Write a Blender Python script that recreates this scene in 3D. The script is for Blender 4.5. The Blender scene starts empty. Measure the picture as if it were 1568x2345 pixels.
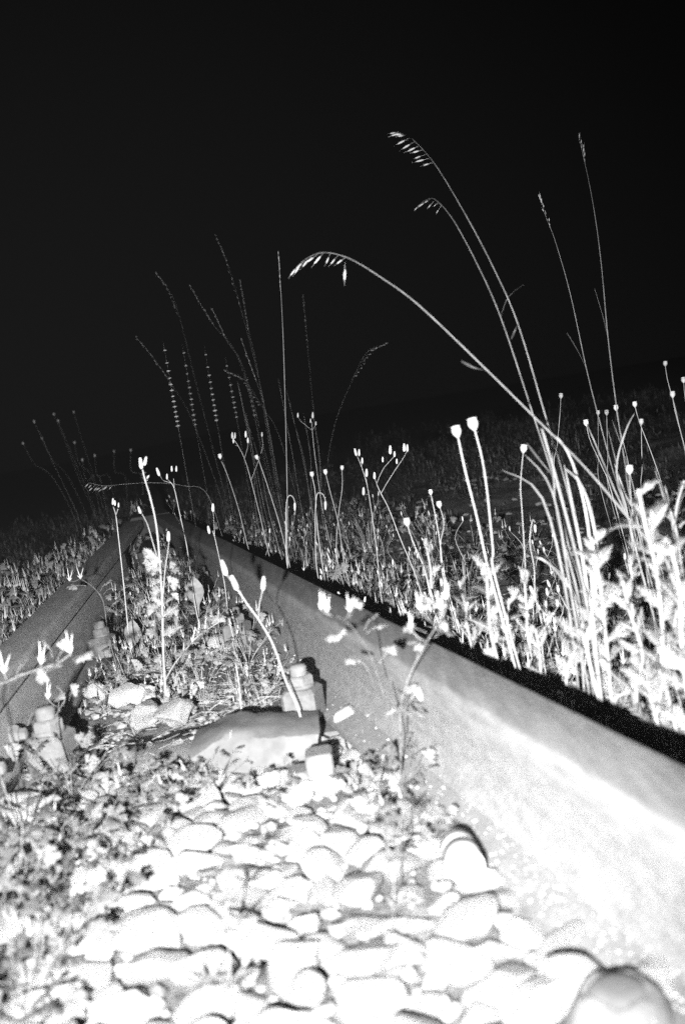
import bpy, math, random
from mathutils import Vector, Matrix, noise

# ------------------------------------------------------------------ camera, world, flash, exposure
sc = bpy.context.scene
H = 0.49                                   # lens height above the rail foot
PITCH, ROLL = math.radians(5.7), math.radians(9.0)
FWD = Vector((0, math.cos(PITCH), -math.sin(PITCH)))
_u0 = Vector((0, math.sin(PITCH), math.cos(PITCH))); _r0 = Vector((1, 0, 0))
RIGHT = _r0 * math.cos(ROLL) - _u0 * math.sin(ROLL)
UP = _r0 * math.sin(ROLL) + _u0 * math.cos(ROLL)
EYE = Vector((0, 0, H))
cd = bpy.data.cameras.new('camera'); cam = bpy.data.objects.new('camera', cd); sc.collection.objects.link(cam)
M = Matrix((RIGHT, UP, -FWD)).transposed().to_4x4(); M.translation = EYE
cam.matrix_world = M
cd.sensor_fit = 'VERTICAL'; cd.sensor_height = 36.0; cd.sensor_width = 24.0; cd.lens = 35.0
cd.clip_start = 0.02; cd.clip_end = 500
cd.dof.use_dof = True; cd.dof.focus_distance = 2.55; cd.dof.aperture_fstop = 4.2
sc.camera = cam

w = bpy.data.worlds.new('World'); sc.world = w; w.use_nodes = True
bg = w.node_tree.nodes['Background']; bg.inputs[0].default_value = (1.0, 0.985, 0.985, 1); bg.inputs[1].default_value = 0.0014

ld = bpy.data.lights.new('camera_flash', 'SPOT'); lo = bpy.data.objects.new('camera_flash', ld); sc.collection.objects.link(lo)
lo.location = EYE - RIGHT * 0.105 - UP * 0.045 - FWD * 0.15
ld.energy = 830.0; ld.shadow_soft_size = 0.012; ld.spot_size = math.radians(70); ld.spot_blend = 1.0; ld.use_soft_falloff = False
_aim = (FWD + UP * 0.005 + RIGHT * 0.01).normalized()
lo.rotation_euler = _aim.to_track_quat('-Z', 'Y').to_euler()

vs = sc.view_settings; vs.view_transform = 'Standard'; vs.look = 'None'; vs.exposure = 0.0; vs.gamma = 1.0; vs.use_curve_mapping = False
sc.cycles.max_bounces = 4; sc.cycles.diffuse_bounces = 2; sc.cycles.glossy_bounces = 1; sc.cycles.transmission_bounces = 2; sc.cycles.volume_bounces = 0
sc.cycles.use_denoising = False; sc.cycles.use_adaptive_sampling = True; sc.cycles.adaptive_threshold = 0.05; sc.cycles.adaptive_min_samples = 16; sc.cycles.sample_clamp_indirect = 0.6

# ------------------------------------------------------------------ helpers
FPX = 2279.0
def ray(x, y):
    return FWD + RIGHT * ((x - 784) / FPX) + UP * ((1172 - y) / FPX)
def at(x, y, D): return EYE + ray(x, y) * D
def gnd(x, y, z=0.0):
    d = ray(x, y); return EYE + d * ((z - H) / d.z)
def proj(p):
    v = Vector(p) - EYE; d = v.dot(FWD)
    if d < 0.05: return None
    return (784 + FPX * v.dot(RIGHT) / d, 1172 - FPX * v.dot(UP) / d, d)

def link(o): sc.collection.objects.link(o); return o
def tag(o, label, cat, group=None):
    o['label'] = label; o['category'] = cat
    if group: o['group'] = group
    return o
def empty(name, loc, label=None, cat=None, group=None):
    o = bpy.data.objects.new(name, None); o.empty_display_size = 0.02; link(o); o.location = loc
    if label: tag(o, label, cat, group)
    return o
def inst(name, mesh, parent, mat=None):
    o = bpy.data.objects.new(name, mesh); link(o)
    if parent: o.parent = parent
    if mat is not None: o.matrix_local = mat
    return o
def copy_tree(o, parent=None):
    c = o.copy(); link(c)
    c.parent = parent
    for ch in o.children: copy_tree(ch, c)
    return c

def catmull(pts, n=5):
    P = [Vector(p) for p in pts]
    if len(P) < 3: return [P[0].lerp(P[-1], i / n) for i in range(n + 1)]
    out = []
    for i in range(len(P) - 1):
        p0 = P[max(i - 1, 0)]; p1 = P[i]; p2 = P[i + 1]; p3 = P[min(i + 2, len(P) - 1)]
        for k in range(n):
            t = k / n
            out.append(0.5 * ((2 * p1) + (p2 - p0) * t + (2 * p0 - 5 * p1 + 4 * p2 - p3) * t * t + (3 * p1 - p0 - 3 * p2 + p3) * t ** 3))
    out.append(P[-1]); return out

def frame(d):
    d = d.normalized(); a = Vector((0, 0, 1)) if abs(d.z) < 0.9 else Vector((1, 0, 0))
    x = d.cross(a).normalized(); return x, d.cross(x).normalized()
def basis(pos, ydir, roll=0.0, s=1.0, zhint=Vector((0, 0, 1))):
    y = Vector(ydir).normalized()
    x = y.cross(zhint)
    if x.length < 1e-3: x = Vector((1, 0, 0))
    x.normalize(); z = x.cross(y)
    if roll:
        q = Matrix.Rotation(roll, 3, y); x = q @ x; z = q @ z
    m = Matrix((x * s, y * s, z * s)).transposed().to_4x4(); m.translation = Vector(pos); return m

class MB:
    def __init__(s): s.v = []; s.f = []
    def add(s, vs, fs):
        b = len(s.v); s.v += [tuple(v) for v in vs]; s.f += [tuple(i + b for i in f) for f in fs]
    def tube(s, pts, r, n=5, cap=True):
        m = len(pts); rr = r if isinstance(r, (list, tuple)) else [r] * m
        if len(rr) == 2 and m != 2: rr = [rr[0] + (rr[1] - rr[0]) * i / (m - 1) for i in range(m)]
        vs = []; px = None
        for i, p in enumerate(pts):
            p = Vector(p)
            d = Vector(pts[min(i + 1, m - 1)]) - Vector(pts[max(i - 1, 0)])
            if d.length < 1e-9: d = Vector((0, 0, 1))
            d.normalize()
            if px is None: x, y = frame(d)
            else:
                x = px - d * px.dot(d)
                if x.length < 1e-6: x, _ = frame(d)
                x.normalize(); y = d.cross(x)
            px = x
            for k in range(n):
                a = 2 * math.pi * k / n; vs.append(p + (x * math.cos(a) + y * math.sin(a)) * rr[i])
        fs = [(i * n + k, i * n + (k + 1) % n, (i + 1) * n + (k + 1) % n, (i + 1) * n + k) for i in range(m - 1) for k in range(n)]
        if cap: fs += [tuple(range(n))[::-1], tuple((m - 1) * n + k for k in range(n))]
        s.add(vs, fs)
    def lathe(s, prof, n=12, mat=None):
        m = len(prof); vs = []
        for (r, z) in prof:
            for k in range(n):
                a = 2 * math.pi * k / n; v = Vector((r * math.cos(a), r * math.sin(a), z)); vs.append(mat @ v if mat else v)
        fs = [(i * n + k, i * n + (k + 1) % n, (i + 1) * n + (k + 1) % n, (i + 1) * n + k) for i in range(m - 1) for k in range(n)]
        fs += [tuple(range(n))[::-1], tuple((m - 1) * n + k for k in range(n))]
        s.add(vs, fs)
    def pod(s, p, d, L, r, n=6, prof=((0.05, 0), (0.7, .15), (1, .42), (.85, .7), (.45, .92), (.05, 1))):
        p = Vector(p); d = Vector(d).normalized(); x, y = frame(d); m = len(prof); vs = []
        for (q, t) in prof:
            for k in range(n):
                a = 2 * math.pi * k / n; vs.append(p + d * (L * t) + (x * math.cos(a) + y * math.sin(a)) * r * q)
        fs = [(i * n + k, i * n + (k + 1) % n, (i + 1) * n + (k + 1) % n, (i + 1) * n + k) for i in range(m - 1) for k in range(n)]
        fs += [tuple(range(n))[::-1], tuple((m - 1) * n + k for k in range(n))]
        s.add(vs, fs)
    def blade(s, pts, wds, side):
        m = len(pts); vs = []; side = Vector(side).normalized()
        ww = wds if isinstance(wds, (list, tuple)) else [wds * math.sin(math.pi * min(1, (.12 + .88 * (1 - i / (m - 1))))) if i else wds * .5 for i in range(m)]
        for i, p in enumerate(pts):
            p = Vector(p); d = Vector(pts[min(i + 1, m - 1)]) - Vector(pts[max(i - 1, 0)])
            sd = side - d.normalized() * side.dot(d.normalized()) if d.length > 1e-9 else side
            sd.normalize(); nn = d.normalized().cross(sd)
            vs += [p - sd * ww[i], p + nn * ww[i] * .35, p + sd * ww[i]]
        fs = []
        for i in range(m - 1):
            a = 3 * i; fs += [(a, a + 1, a + 4, a + 3), (a + 1, a + 2, a + 5, a + 4)]
        s.add(vs, fs)
    def box(s, c, sx, sy, sz, bev=0.0, mat=None):
        # bevelled box: vertical corners and top edges cut
        hx, hy = sx / 2, sy / 2; b = bev or 0.0005
        ring = [(-hx + b, -hy), (hx - b, -hy), (hx, -hy + b), (hx, hy - b), (hx - b, hy), (-hx + b, hy), (-hx, hy - b), (-hx, -hy + b)]
        k = 1 - b / max(hx, hy)
        lv = [(ring, 0), (ring, sz - b), ([((x - math.copysign(b, x)), (y - math.copysign(b, y))) for x, y in ring], sz)]
        vs = []
        for rg, z in lv:
            for x, y in rg:
                v = Vector((c[0] + x, c[1] + y, c[2] + z)); vs.append(mat @ v if mat else v)
        n = 8
        fs = [(i * n + q, i * n + (q + 1) % n, (i + 1) * n + (q + 1) % n, (i + 1) * n + q) for i in range(2) for q in range(n)]
        fs += [tuple(range(n))[::-1], tuple(2 * n + q for q in range(n))]
        s.add(vs, fs)
    def mesh(s, name, mat, smooth=True):
        me = bpy.data.meshes.new(name); me.from_pydata(s.v, [], s.f)
        if smooth: me.polygons.foreach_set('use_smooth', [True] * len(me.polygons))
        me.materials.append(mat); me.update(); return me
    def build(s, name, mat, parent=None, smooth=True, off=None):
        if off is not None: s.v = [(a - off[0], b - off[1], c - off[2]) for a, b, c in s.v]
        return inst(name, s.mesh(name, mat, smooth), parent)

# ------------------------------------------------------------------ materials (black and white film: greys only)
def material(name, c0, c1, scale=30, detail=6, rough=0.8, bump=0.0, bscale=120, spec=0.25, objvar=0.0, stretch=None, transl=0.0, contrast=(0.3, 0.7), specks=None):
    m = bpy.data.materials.new(name); m.use_nodes = True; nt = m.node_tree; N = nt.nodes; L = nt.links
    b = N['Principled BSDF']; b.inputs['Roughness'].default_value = rough; b.inputs['Specular IOR Level'].default_value = spec
    tc = N.new('ShaderNodeTexCoord'); src = tc.outputs['Object']
    if stretch:
        mp = N.new('ShaderNodeMapping'); mp.inputs['Scale'].default_value = stretch; L.new(src, mp.inputs[0]); src = mp.outputs[0]
    nz = N.new('ShaderNodeTexNoise'); nz.inputs['Scale'].default_value = scale; nz.inputs['Detail'].default_value = detail; nz.inputs['Roughness'].default_value = 0.62
    L.new(src, nz.inputs['Vector'])
    cr = N.new('ShaderNodeValToRGB'); e = cr.color_ramp.elements
    e[0].position, e[1].position = contrast; e[0].color = (c0,) * 3 + (1,); e[1].color = (c1,) * 3 + (1,)
    L.new(nz.outputs['Fac'], cr.inputs[0]); col = cr.outputs[0]
    if specks:                                          # pale grains / lichen dots: (scale, threshold, value)
        n2 = N.new('ShaderNodeTexNoise'); n2.inputs['Scale'].default_value = specks[0]; n2.inputs['Detail'].default_value = 3
        L.new(tc.outputs['Object'], n2.inputs['Vector'])
        r2 = N.new('ShaderNodeValToRGB'); r2.color_ramp.elements[0].position = specks[1]; r2.color_ramp.elements[1].position = specks[1] + .05
        L.new(n2.outputs['Fac'], r2.inputs[0])
        mx = N.new('ShaderNodeMix'); mx.data_type = 'RGBA'; L.new(r2.outputs[0], mx.inputs[0]); L.new(col, mx.inputs[6]); mx.inputs[7].default_value = (specks[2],) * 3 + (1,)
        col = mx.outputs[2]
    if objvar:
        oi = N.new('ShaderNodeObjectInfo'); mr = N.new('ShaderNodeMapRange'); mr.inputs[3].default_value = 1 - objvar; mr.inputs[4].default_value = 1 + objvar
        L.new(oi.outputs['Random'], mr.inputs[0])
        hs = N.new('ShaderNodeHueSaturation'); L.new(mr.outputs[0], hs.inputs['Value']); L.new(col, hs.inputs['Color']); col = hs.outputs[0]
    L.new(col, b.inputs['Base Color'])
    if bump:
        n3 = N.new('ShaderNodeTexNoise'); n3.inputs['Scale'].default_value = bscale; n3.inputs['Detail'].default_value = 5; L.new(src, n3.inputs['Vector'])
        bp = N.new('ShaderNodeBump'); bp.inputs['Strength'].default_value = bump; bp.inputs['Distance'].default_value = 0.004
        L.new(n3.outputs['Fac'], bp.inputs['Height']); L.new(bp.outputs[0], b.inputs['Normal'])
    if transl:
        tr = N.new('ShaderNodeBsdfTranslucent'); L.new(col, tr.inputs[0]); ms = N.new('ShaderNodeMixShader'); ms.inputs[0].default_value = transl
        L.new(b.outputs[0], ms.inputs[1]); L.new(tr.outputs[0], ms.inputs[2]); L.new(ms.outputs[0], N['Material Output'].inputs[0])
    return m
MAT = {
    'stone': material('ballast_stone', .27, .46, 45, 10, .85, .8, 130, .2, .32, specks=(240, .66, .5)),
    'palestone': material('pale_stone', .32, .54, 50, 10, .85, .8, 130, .2, .06),
    'rust': material('rusted_rail', .13, .235, 90, 14, .85, .7, 520, .3, 0, (1, .25, 1), contrast=(.25, .75), specks=(420, .70, .36)),
    'head': material('worn_rail_head', .10, .18, 80, 13, .7, .45, 620, .4, 0, (1, .12, 1)),
    'foot': material('rail_foot_rust', .12, .19, 30, 9, .85, .4, 260, .25, 0, specks=(210, .64, .36)),
    'iron': material('rusted_fastening', .10, .16, 70, 8, .8, .35, 380, .25, .1),
    'timber': material('weathered_timber', .13, .24, 26, 9, .9, .6, 90, .15, .1, (1.0, 7, 3), specks=(300, .68, .36)),
    'dirt': material('trackbed_dirt', .07, .17, 48, 9, .95, .9, 190, .1, 0, specks=(260, .62, .30)),
    'chair': material('cast_plate', .085, .14, 30, 7, .85, .25, 300, .2, 0),
    'leaf': material('foliage', .15, .34, 90, 4, .6, .2, 300, .3, .25, transl=.15),
    'stem': material('plant_stem', .24, .36, 60, 3, .55, .0, 100, .35, .18),
    'pod': material('seed_pod', .34, .5, 120, 3, .55, .0, 100, .35, .15),
    'straw': material('dry_straw', .22, .42, 60, 4, .6, .0, 100, .3, .2),
    'grass': material('grass_stalk', .12, .23, 40, 3, .5, .0, 100, .4, .15),
    'white': material('pale_enamel', .62, .74, 60, 4, .5, .1, 120, .4),
    'rustlift': material('lightened_rust', .22, .33, 50, 11, .85, .6, 480, .25, 0, (1, .25, 1)),  # rail rust copy, colour lightened to offset flash falloff at the left
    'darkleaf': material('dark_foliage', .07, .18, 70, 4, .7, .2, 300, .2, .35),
    'matleaf': material('mat_foliage', .05, .16, 60, 4, .7),
    'grit': material('fine_grit', .14, .32, 60, 4, .9),
    'frogiron': material('dark_frog_iron', .05, .09, 30, 8, .85, .4, 300, .2),
    'band': material('dark_band', .09, .13, 60, 4, .5),
}

# ------------------------------------------------------------------ ground
def ground_h(x, y):
    z = -0.035 + (.026 * max(0, min(1, (1.5 - y) * 4)) + .016 * max(0, min(1, (y - 1.45) * 6)) if left_x(y) < x < rail_x(y) else 0) + .016 * noise.noise(Vector((x * 3.1, y * 3.1, 0))) + .010 * noise.noise(Vector((x * 11, y * 11, 3))) + .004 * noise.noise(Vector((x * 31, y * 31, 5)))
    r = x - rail_x(y)
    if r > .35: z += min(.55, (r - .35) * .045) + .05 * min(1, (r - .35)) * noise.noise(Vector((x * .9, y * .9, 7)))
    return z
def rail_x(y): return .152 - .274 * (y - 1)       # right rail centre line
def left_x(y): return -.64 - .11 * (y - 1.88)     # left rail centre line
def axis(lo, hi, step, far):
    a = []; v = lo
    while v <= hi: a.append(v); v += step
    s = step; v = hi
    while v < far: s *= 1.35; v += s; a.append(v)
    s = step; v = lo; b = []
    while v > -far: s *= 1.35; v -= s; b.append(v)
    return b[::-1] + a
gx = axis(-2.4, 2.4, .03, 60); gy = axis(.3, 5.4, .03, 60)
gm = MB(); nx, ny = len(gx), len(gy)
gm.v = [(x, y, ground_h(x, y)) for y in gy for x in gx]
gm.f = [(j * nx + i, j * nx + i + 1, (j + 1) * nx + i + 1, (j + 1) * nx + i) for j in range(ny - 1) for i in range(nx - 1)]
ground = gm.build('ground', MAT['dirt']); ground['kind'] = 'structure'

# ------------------------------------------------------------------ rails
def loft(prof, cx, y0, y1, slope, step=.08, wob=.0006):
    m = MB(); n = len(prof); k = max(2, int((y1 - y0) / step)); ang = math.atan(slope); c = math.cos(ang)
    for i in range(k + 1):
        y = y0 + (y1 - y0) * i / k
        for (u, z) in prof:
            wv = wob * noise.noise(Vector((u * 30, y * 6, z * 30)))
            m.v.append((cx(y) + u * c + wv, y - u * slope * c * (1 if slope else 0), z + wv))
    m.f = [(i * n + a, i * n + (a + 1) % n, (i + 1) * n + (a + 1) % n, (i + 1) * n + a) for i in range(k) for a in range(n)]
    m.f += [tuple(range(n))[::-1], tuple(k * n + a for a in range(n))]
    return m
def arc(cx, cz, r, a0, a1, n=4):
    return [(cx + r * math.cos(math.radians(a0 + (a1 - a0) * i / n)), cz + r * math.sin(math.radians(a0 + (a1 - a0) * i / n))) for i in range(n + 1)]
HW = .039
P_HEAD = [(-HW, .126), (-.012, .114), (.012, .114), (HW, .126)] + arc(HW - .009, .151, .009, 0, 90) + arc(-HW + .009, .151, .009, 90, 180)
P_WEB = [(-.030, .0205), (.030, .0205), (.014, .034), (.0085, .055), (.0085, .095), (.013, .118), (-.013, .118), (-.0085, .095), (-.0085, .055), (-.014, .034)]
P_FOOT = [(-.071, .0), (.071, .0), (.071, .009), (.030, .0215), (-.030, .0215), (-.071, .009)]
def rail(name, cx, y0, y1, slope, label, mh='head', mw='rust'):
    r = empty(name, (cx(1.8), 1.8, 0), label, 'rail')
    off = (cx(1.8), 1.8, 0)
    loft(P_HEAD, cx, y0, y1, slope).build('rail_head', MAT[mh], r, True, off)
    loft(P_WEB, cx, y0, y1, slope).build('rail_web', MAT[mw], r, True, off)
    loft(P_FOOT, cx, y0, y1, slope).build('rail_foot', MAT['foot'], r, False, off)
    for ch in r.children:
        bpy.context.view_layer.objects.active = ch
        md = ch.modifiers.new('edges', 'EDGE_SPLIT'); md.split_angle = math.radians(38)
    return r
rr = rail('steel_rail', rail_x, -.4, 4.55, -.274, 'broad rusty rail running from the lower right corner into the dark')
lr = rail('steel_rail', left_x, -.4, 4.35, -.11, 'rusty rail coming in from the left edge and closing on the broad one', 'rustlift', 'rustlift')

# splice bar with bolts on the inner side of the left rail, near the camera
sp = MB()
loft([(.011, .026), (.050, .020), (.042, .038), (.036, .058), (.034, .112), (.030, .1165), (.011, .1165)], left_x, .95, 3.6, -.11, .1, .0003).build('splice_bar', MAT['rustlift'], lr, True, (left_x(1.8), 1.8, 0))
for yy in (1.52, 1.36, 1.2):
    b = MB(); mm = Matrix.Translation((left_x(yy) + .034 - left_x(1.8), yy - 1.8, .072)) @ Matrix.Rotation(math.radians(90), 4, 'Y')
    b.lathe([(.017, 0), (.017, .012), (.014, .016), (.010, .017), (.010, .026), (.004, .028)], 6, mm); b.build('splice_bolt', MAT['iron'], lr, False)

# crossing frog where the two rails meet
fr = empty('crossing_frog', (-.9, 4.7, 0), 'dark cast frog where the two rails meet behind the weeds', 'rail frog')
fm = MB()
ring = []
for y, a, b in ((3.72, left_x(3.72) + .060, rail_x(3.72) - .060), (4.1, left_x(4.1) + .050, rail_x(4.1) - .050), (4.5, left_x(4.5) + .030, rail_x(4.5) - .032)):
    ring.append((y, a, b))
vs = []
for y, a, b in ring:
    for z in (.0, .085): vs += [(a, y, z), (b, y, z)]
fs = []
for i in range(2):
    o = 4 * i; fs += [(o + 2, o + 3, o + 7, o + 6), (o, o + 4, o + 5, o + 1), (o, o + 2, o + 6, o + 4), (o + 1, o + 5, o + 7, o + 3)]
fs += [(0, 1, 3, 2), (8, 10, 11, 9)]
fm.add(vs, fs); fm.build('filler_block', MAT['frogiron'], fr, False, (-.9, 4.7, 0))
nm = MB()
ns = [(4.50, left_x(4.5) - .03, rail_x(4.5) + .045), (4.9, -1.03, -.86), (6.4, -1.28, -1.13), (9.5, -1.9, -1.78)]
vs = []
for y, a, b in ns:
    vs += [(a, y, 0), (b, y, 0), (b, y, .150), (b - .012, y, .162), (a + .012, y, .162), (a, y, .150)]
fs = [(i * 6 + k, i * 6 + (k + 1) % 6, i * 6 + 6 + (k + 1) % 6, i * 6 + 6 + k) for i in range(len(ns) - 1) for k in range(6)] + [tuple(range(6))[::-1], tuple(range(18, 24))]
nm.add(vs, fs); nm.build('frog_nose', MAT['frogiron'], fr, False, (-.9, 4.7, 0))
for i, (u, zz) in enumerate(((.25, .04), (.5, .04), (.75, .04), (.35, .068), (.65, .068))):
    b = MB(); xx = ring[0][1] + (ring[0][2] - ring[0][1]) * u
    b.lathe([(.013, 0), (.013, .010), (.008, .011), (.008, .024), (.003, .026)], 6, Matrix.Translation((xx + .9, 3.72 - 4.7, zz)) @ Matrix.Rotation(math.radians(90), 4, 'X'))
    b.build('block_bolt', MAT['iron'], fr, False)

# ------------------------------------------------------------------ sleepers
rnd = random.Random(5)
def sleeper(yc, label, wd=.24):
    xl, xr = left_x(yc) - .32, rail_x(yc) + .36
    s = empty('timber_sleeper', ((xl + xr) / 2, yc, -.02), label, 'sleeper')
    m = MB(); n = 34; prof = [(-wd / 2, -.12), (wd / 2, -.12), (wd / 2, -.030), (wd / 2 - .012, -.014), (0, -.009), (-wd / 2 + .012, -.014), (-wd / 2, -.030)]
    for i in range(n + 1):
        x = xl + (xr - xl) * i / n
        for (u, z) in prof:
            q = .006 * noise.noise(Vector((x * 7, u * 20, yc * 9))) + .003 * noise.noise(Vector((x * 30, u * 60, yc)))
            m.v.append((x, yc + u + .06 * (x - (xl + xr) / 2) + q * .7, z - abs(q) if z > -.1 else z))
    k = len(prof)
    m.f = [(i * k + a, i * k + (a + 1) % k, (i + 1) * k + (a + 1) % k, (i + 1) * k + a) for i in range(n) for a in range(k)] + [tuple(range(k))[::-1], tuple(n * k + a for a in range(k))]
    m.build('timber', MAT['timber'], s, True, s.location)
    for cx, sl in ((left_x, -.11), (rail_x, -.274)):
        b = MB(); b.box((cx(yc) - s.location.x, .0, .0105), .20, .15, .006, .003); b.build('base_plate', MAT['iron'], s, False)
for yc, t in ((.80, 'nearest timber sleeper, mostly buried under ballast at the bottom'), (1.60, 'worn timber sleeper crossing between the leaning clip and the hump block'), (2.33, 'sleeper half buried in dirt beneath the pale round stone'), (3.16, 'dark sleeper under the weeds just before the rails meet')):
    sleeper(yc, t)

# ------------------------------------------------------------------ rail clips: block with a threaded bolt end on it
def clip(p, rz, s, label, rounded=False, tilt=0.0):
    r = empty('rail_clip', p, label, 'rail clip', 'bolted clips along the rails'); r.rotation_euler = (0, tilt, rz)
    b = MB()
    if rounded:
        b.lathe([(.062 * s, 0), (.055 * s, .012 * s), (.046 * s, .026 * s), (.040 * s, .040 * s), (.034 * s, .050 * s), (.026 * s, .055 * s), (.0235 * s, .0545 * s)], 24)
        b.v = [(x * (1 + .07 * noise.noise(Vector((x, y, z)) * 40)), y * (1 + .07 * noise.noise(Vector((x, y, z + 1)) * 40)), z * (1 + .10 * noise.noise(Vector((x, y, 2)) * 55))) for x, y, z in b.v]
        blk = b.build('clip_block', MAT['foot'], r)
        t = MB(); t.lathe([(.0235 * s, .050 * s), (.0235 * s, .0535 * s), (.020 * s, .057 * s), (.012 * s, .0585 * s), (.002 * s, .059 * s)], 20); t.build('bolt_head', MAT['chair'], blk)
    else:
        b.box((0, 0, 0), .056 * s, .062 * s, .050 * s, .006 * s); blk = b.build('clip_block', MAT['iron'], r, False)
        c = MB(); c.lathe([(.023 * s, .0495 * s), (.023 * s, .0545 * s), (.021 * s, .056 * s)], 16); c.build('washer', MAT['iron'], blk)
        u_ = MB(); u_.lathe([(.0225 * s, .0555 * s), (.0225 * s, .068 * s), (.019 * s, .0705 * s)], 6); u_.build('hex_nut', MAT['iron'], blk, False)
        t = MB(); pr = [(.0150 * s, .055 * s)]
        for k in range(7): pr += [(.0150 * s, (.057 + k * .0042) * s), (.0128 * s, (.0591 + k * .0042) * s)]
        pr += [(.011 * s, .087 * s), (.003 * s, .088 * s)]
        t.lathe(pr, 14); t.build('threaded_bolt', MAT['iron'], blk)
    return r
clip(gnd(1425, 2362, .0) + Vector((0, 0, -.016)), .1, .92, 'blurred round headed fastening among the stones in the lower right corner', True)
clip(gnd(700, 1640, .012), -.27, 1.0, 'bolted clip at the rail foot behind the bright leaning weed stem')
clip(gnd(548, 1472, .010), -.25, .96, 'bolted clip with threaded end beside the pale round stone')
clip(gnd(470, 1356, .010), -.25, .92, 'dark bolted clip behind the pale spoon shaped leaf')
clip(gnd(128, 1755, .012), -.1, 1.12, 'bolted clip at the left rail foot, its black shadow beside it')
clip(gnd(240, 1500, .010), -.1, .95, 'small bolted clip against the left rail beside dry stems')
pb = empty('flat_clip', gnd(742, 1800, .0), 'plain square edged clip standing in front of the bright leaning stem', 'rail clip')
b = MB(); b.box((0, 0, 0), .036, .045, .050, .003); b.build('clip_plate', MAT['iron'], pb, False)
b = MB(); b.box((-.03, .0, 0), .03, .045, .03, .004); b.build('clip_toe', MAT['iron'], pb, False)

# hump backed casting on the sleeper
hp = gnd(575, 1770, .0)
hc = tag(empty('rail_chair', hp), 'grey hump backed casting lying across the middle of the bed', 'rail chair')
m = MB(); nu, nv = 30, 12
def hump(u):
    return .032 + .022 * min(1, max(0, (u + .09) / .055)) - .14 * max(0, u + .02)
for j in range(nv + 1):
    v = j / nv
    for i in range(nu + 1):
        u = -.088 + .190 * i / nu; w_ = .006 * noise.noise(Vector((u * 28, v * 3, 2))) + .003 * noise.noise(Vector((u * 90, v * 12, 5)))
        if v < .45: yy, zz = .02 * v / .45, (v / .45) * hump(u)
        else: yy, zz = .02 + .11 * (v - .45) / .55, hump(u) + .004 * math.sin(math.pi * (v - .45) / .55)
        m.v.append((u + .006 * noise.noise(Vector((yy * 40, zz * 40, i // 29))), yy + w_, zz + w_ * .8 * (v > .1)))
m.f = [(j * (nu + 1) + i, j * (nu + 1) + i + 1, (j + 1) * (nu + 1) + i + 1, (j + 1) * (nu + 1) + i) for j in range(nv) for i in range(nu)]
q0 = len(m.v)
for i in range(nu + 1): m.v.append((-.088 + .190 * i / nu, .13, 0))
m.f += [(nv * (nu + 1) + i, nv * (nu + 1) + i + 1, q0 + i + 1, q0 + i) for i in range(nu)]
m.f += [tuple(j * (nu + 1) for j in range(nv + 1)) + (q0,), tuple(j * (nu + 1) + nu for j in range(nv, -1, -1)) + (q0 + nu,)]
m.build('casting', MAT['chair'], hc, True)
md = hc.children[0].modifiers.new('edges', 'EDGE_SPLIT'); md.split_angle = math.radians(40)

# small banded cylinder lying against the rail foot
cp = gnd(1068, 2010, .012)
can = tag(empty('banded_cap', cp), 'small pale cylinder with dark band lying end-on against the rail', 'cap')
ax = Vector((.06, -1, .06)).normalized()
mm = Matrix.Translation((0, 0, .018)) @ ax.to_track_quat('Z', 'Y').to_matrix().to_4x4()
b = MB(); b.lathe([(.0172, -.045), (.0178, -.043), (.0178, .016), (.0170, .019), (.012, .0195), (.001, .0197)], 24, mm); cb_ = b.build('cap_body', MAT['white'], can)
b = MB(); b.lathe([(.0177, -.018), (.0184, -.018), (.0184, -.001), (.0177, -.001)], 24, mm); b.build('band', MAT['band'], cb_)
b = MB(); b.lathe([(.0177, -.040), (.0183, -.040), (.0183, -.028), (.0177, -.028)], 24, mm); b.build('band', MAT['band'], cb_)

# ------------------------------------------------------------------ ballast stones
import bmesh
def stone_mesh(seed, sub=2, mat='stone', rough=.05):
    r = random.Random(seed); bm = bmesh.new(); bmesh.ops.create_icosphere(bm, subdivisions=sub, radius=1)
    planes = [(Vector((r.gauss(0, 1), r.gauss(0, 1), r.gauss(0, 1))).normalized(), r.uniform(.5, .84)) for _ in range(14)]
    sx, sy, sz = r.uniform(.95, 1.4), r.uniform(.8, 1.1), r.uniform(.36, .52)
    for v in bm.verts:
        p = v.co.copy()
        for n_, d in planes:
            e = p.dot(n_) - d
            if e > 0: p -= n_ * e * .97
        p *= 1 + rough * noise.noise(v.co * 1.7 + Vector((seed, 0, 0))) + rough * .6 * noise.noise(v.co * 4.5 + Vector((seed, 3, 0)))
        v.co = Vector((p.x * sx, p.y * sy, p.z * sz))
    me = bpy.data.meshes.new('ballast_stone'); bm.to_mesh(me); bm.free()
    me.polygons.foreach_set('use_smooth', [True] * len(me.polygons)); me.set_sharp_from_angle(angle=math.radians(26)); me.materials.append(MAT[mat]); return me
STONES = [stone_mesh(i, 3, 'stone', .07) for i in range(22)]; PALE = [stone_mesh(100 + i, 3, 'palestone', .14) for i in range(5)]; ROCK = [stone_mesh(150 + i, 3, 'stone', .16) for i in range(5)]
rs = random.Random(11); placed = []
def put_stone(x, y, z, s, me, tilt=.5):
    o = inst('ballast_stone', me, ground)
    o.location = (x, y, z); o.rotation_euler = (rs.uniform(-tilt, tilt), rs.uniform(-tilt, tilt), rs.uniform(0, 6.28)); o.scale = (s, s, s)
    return o
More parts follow.
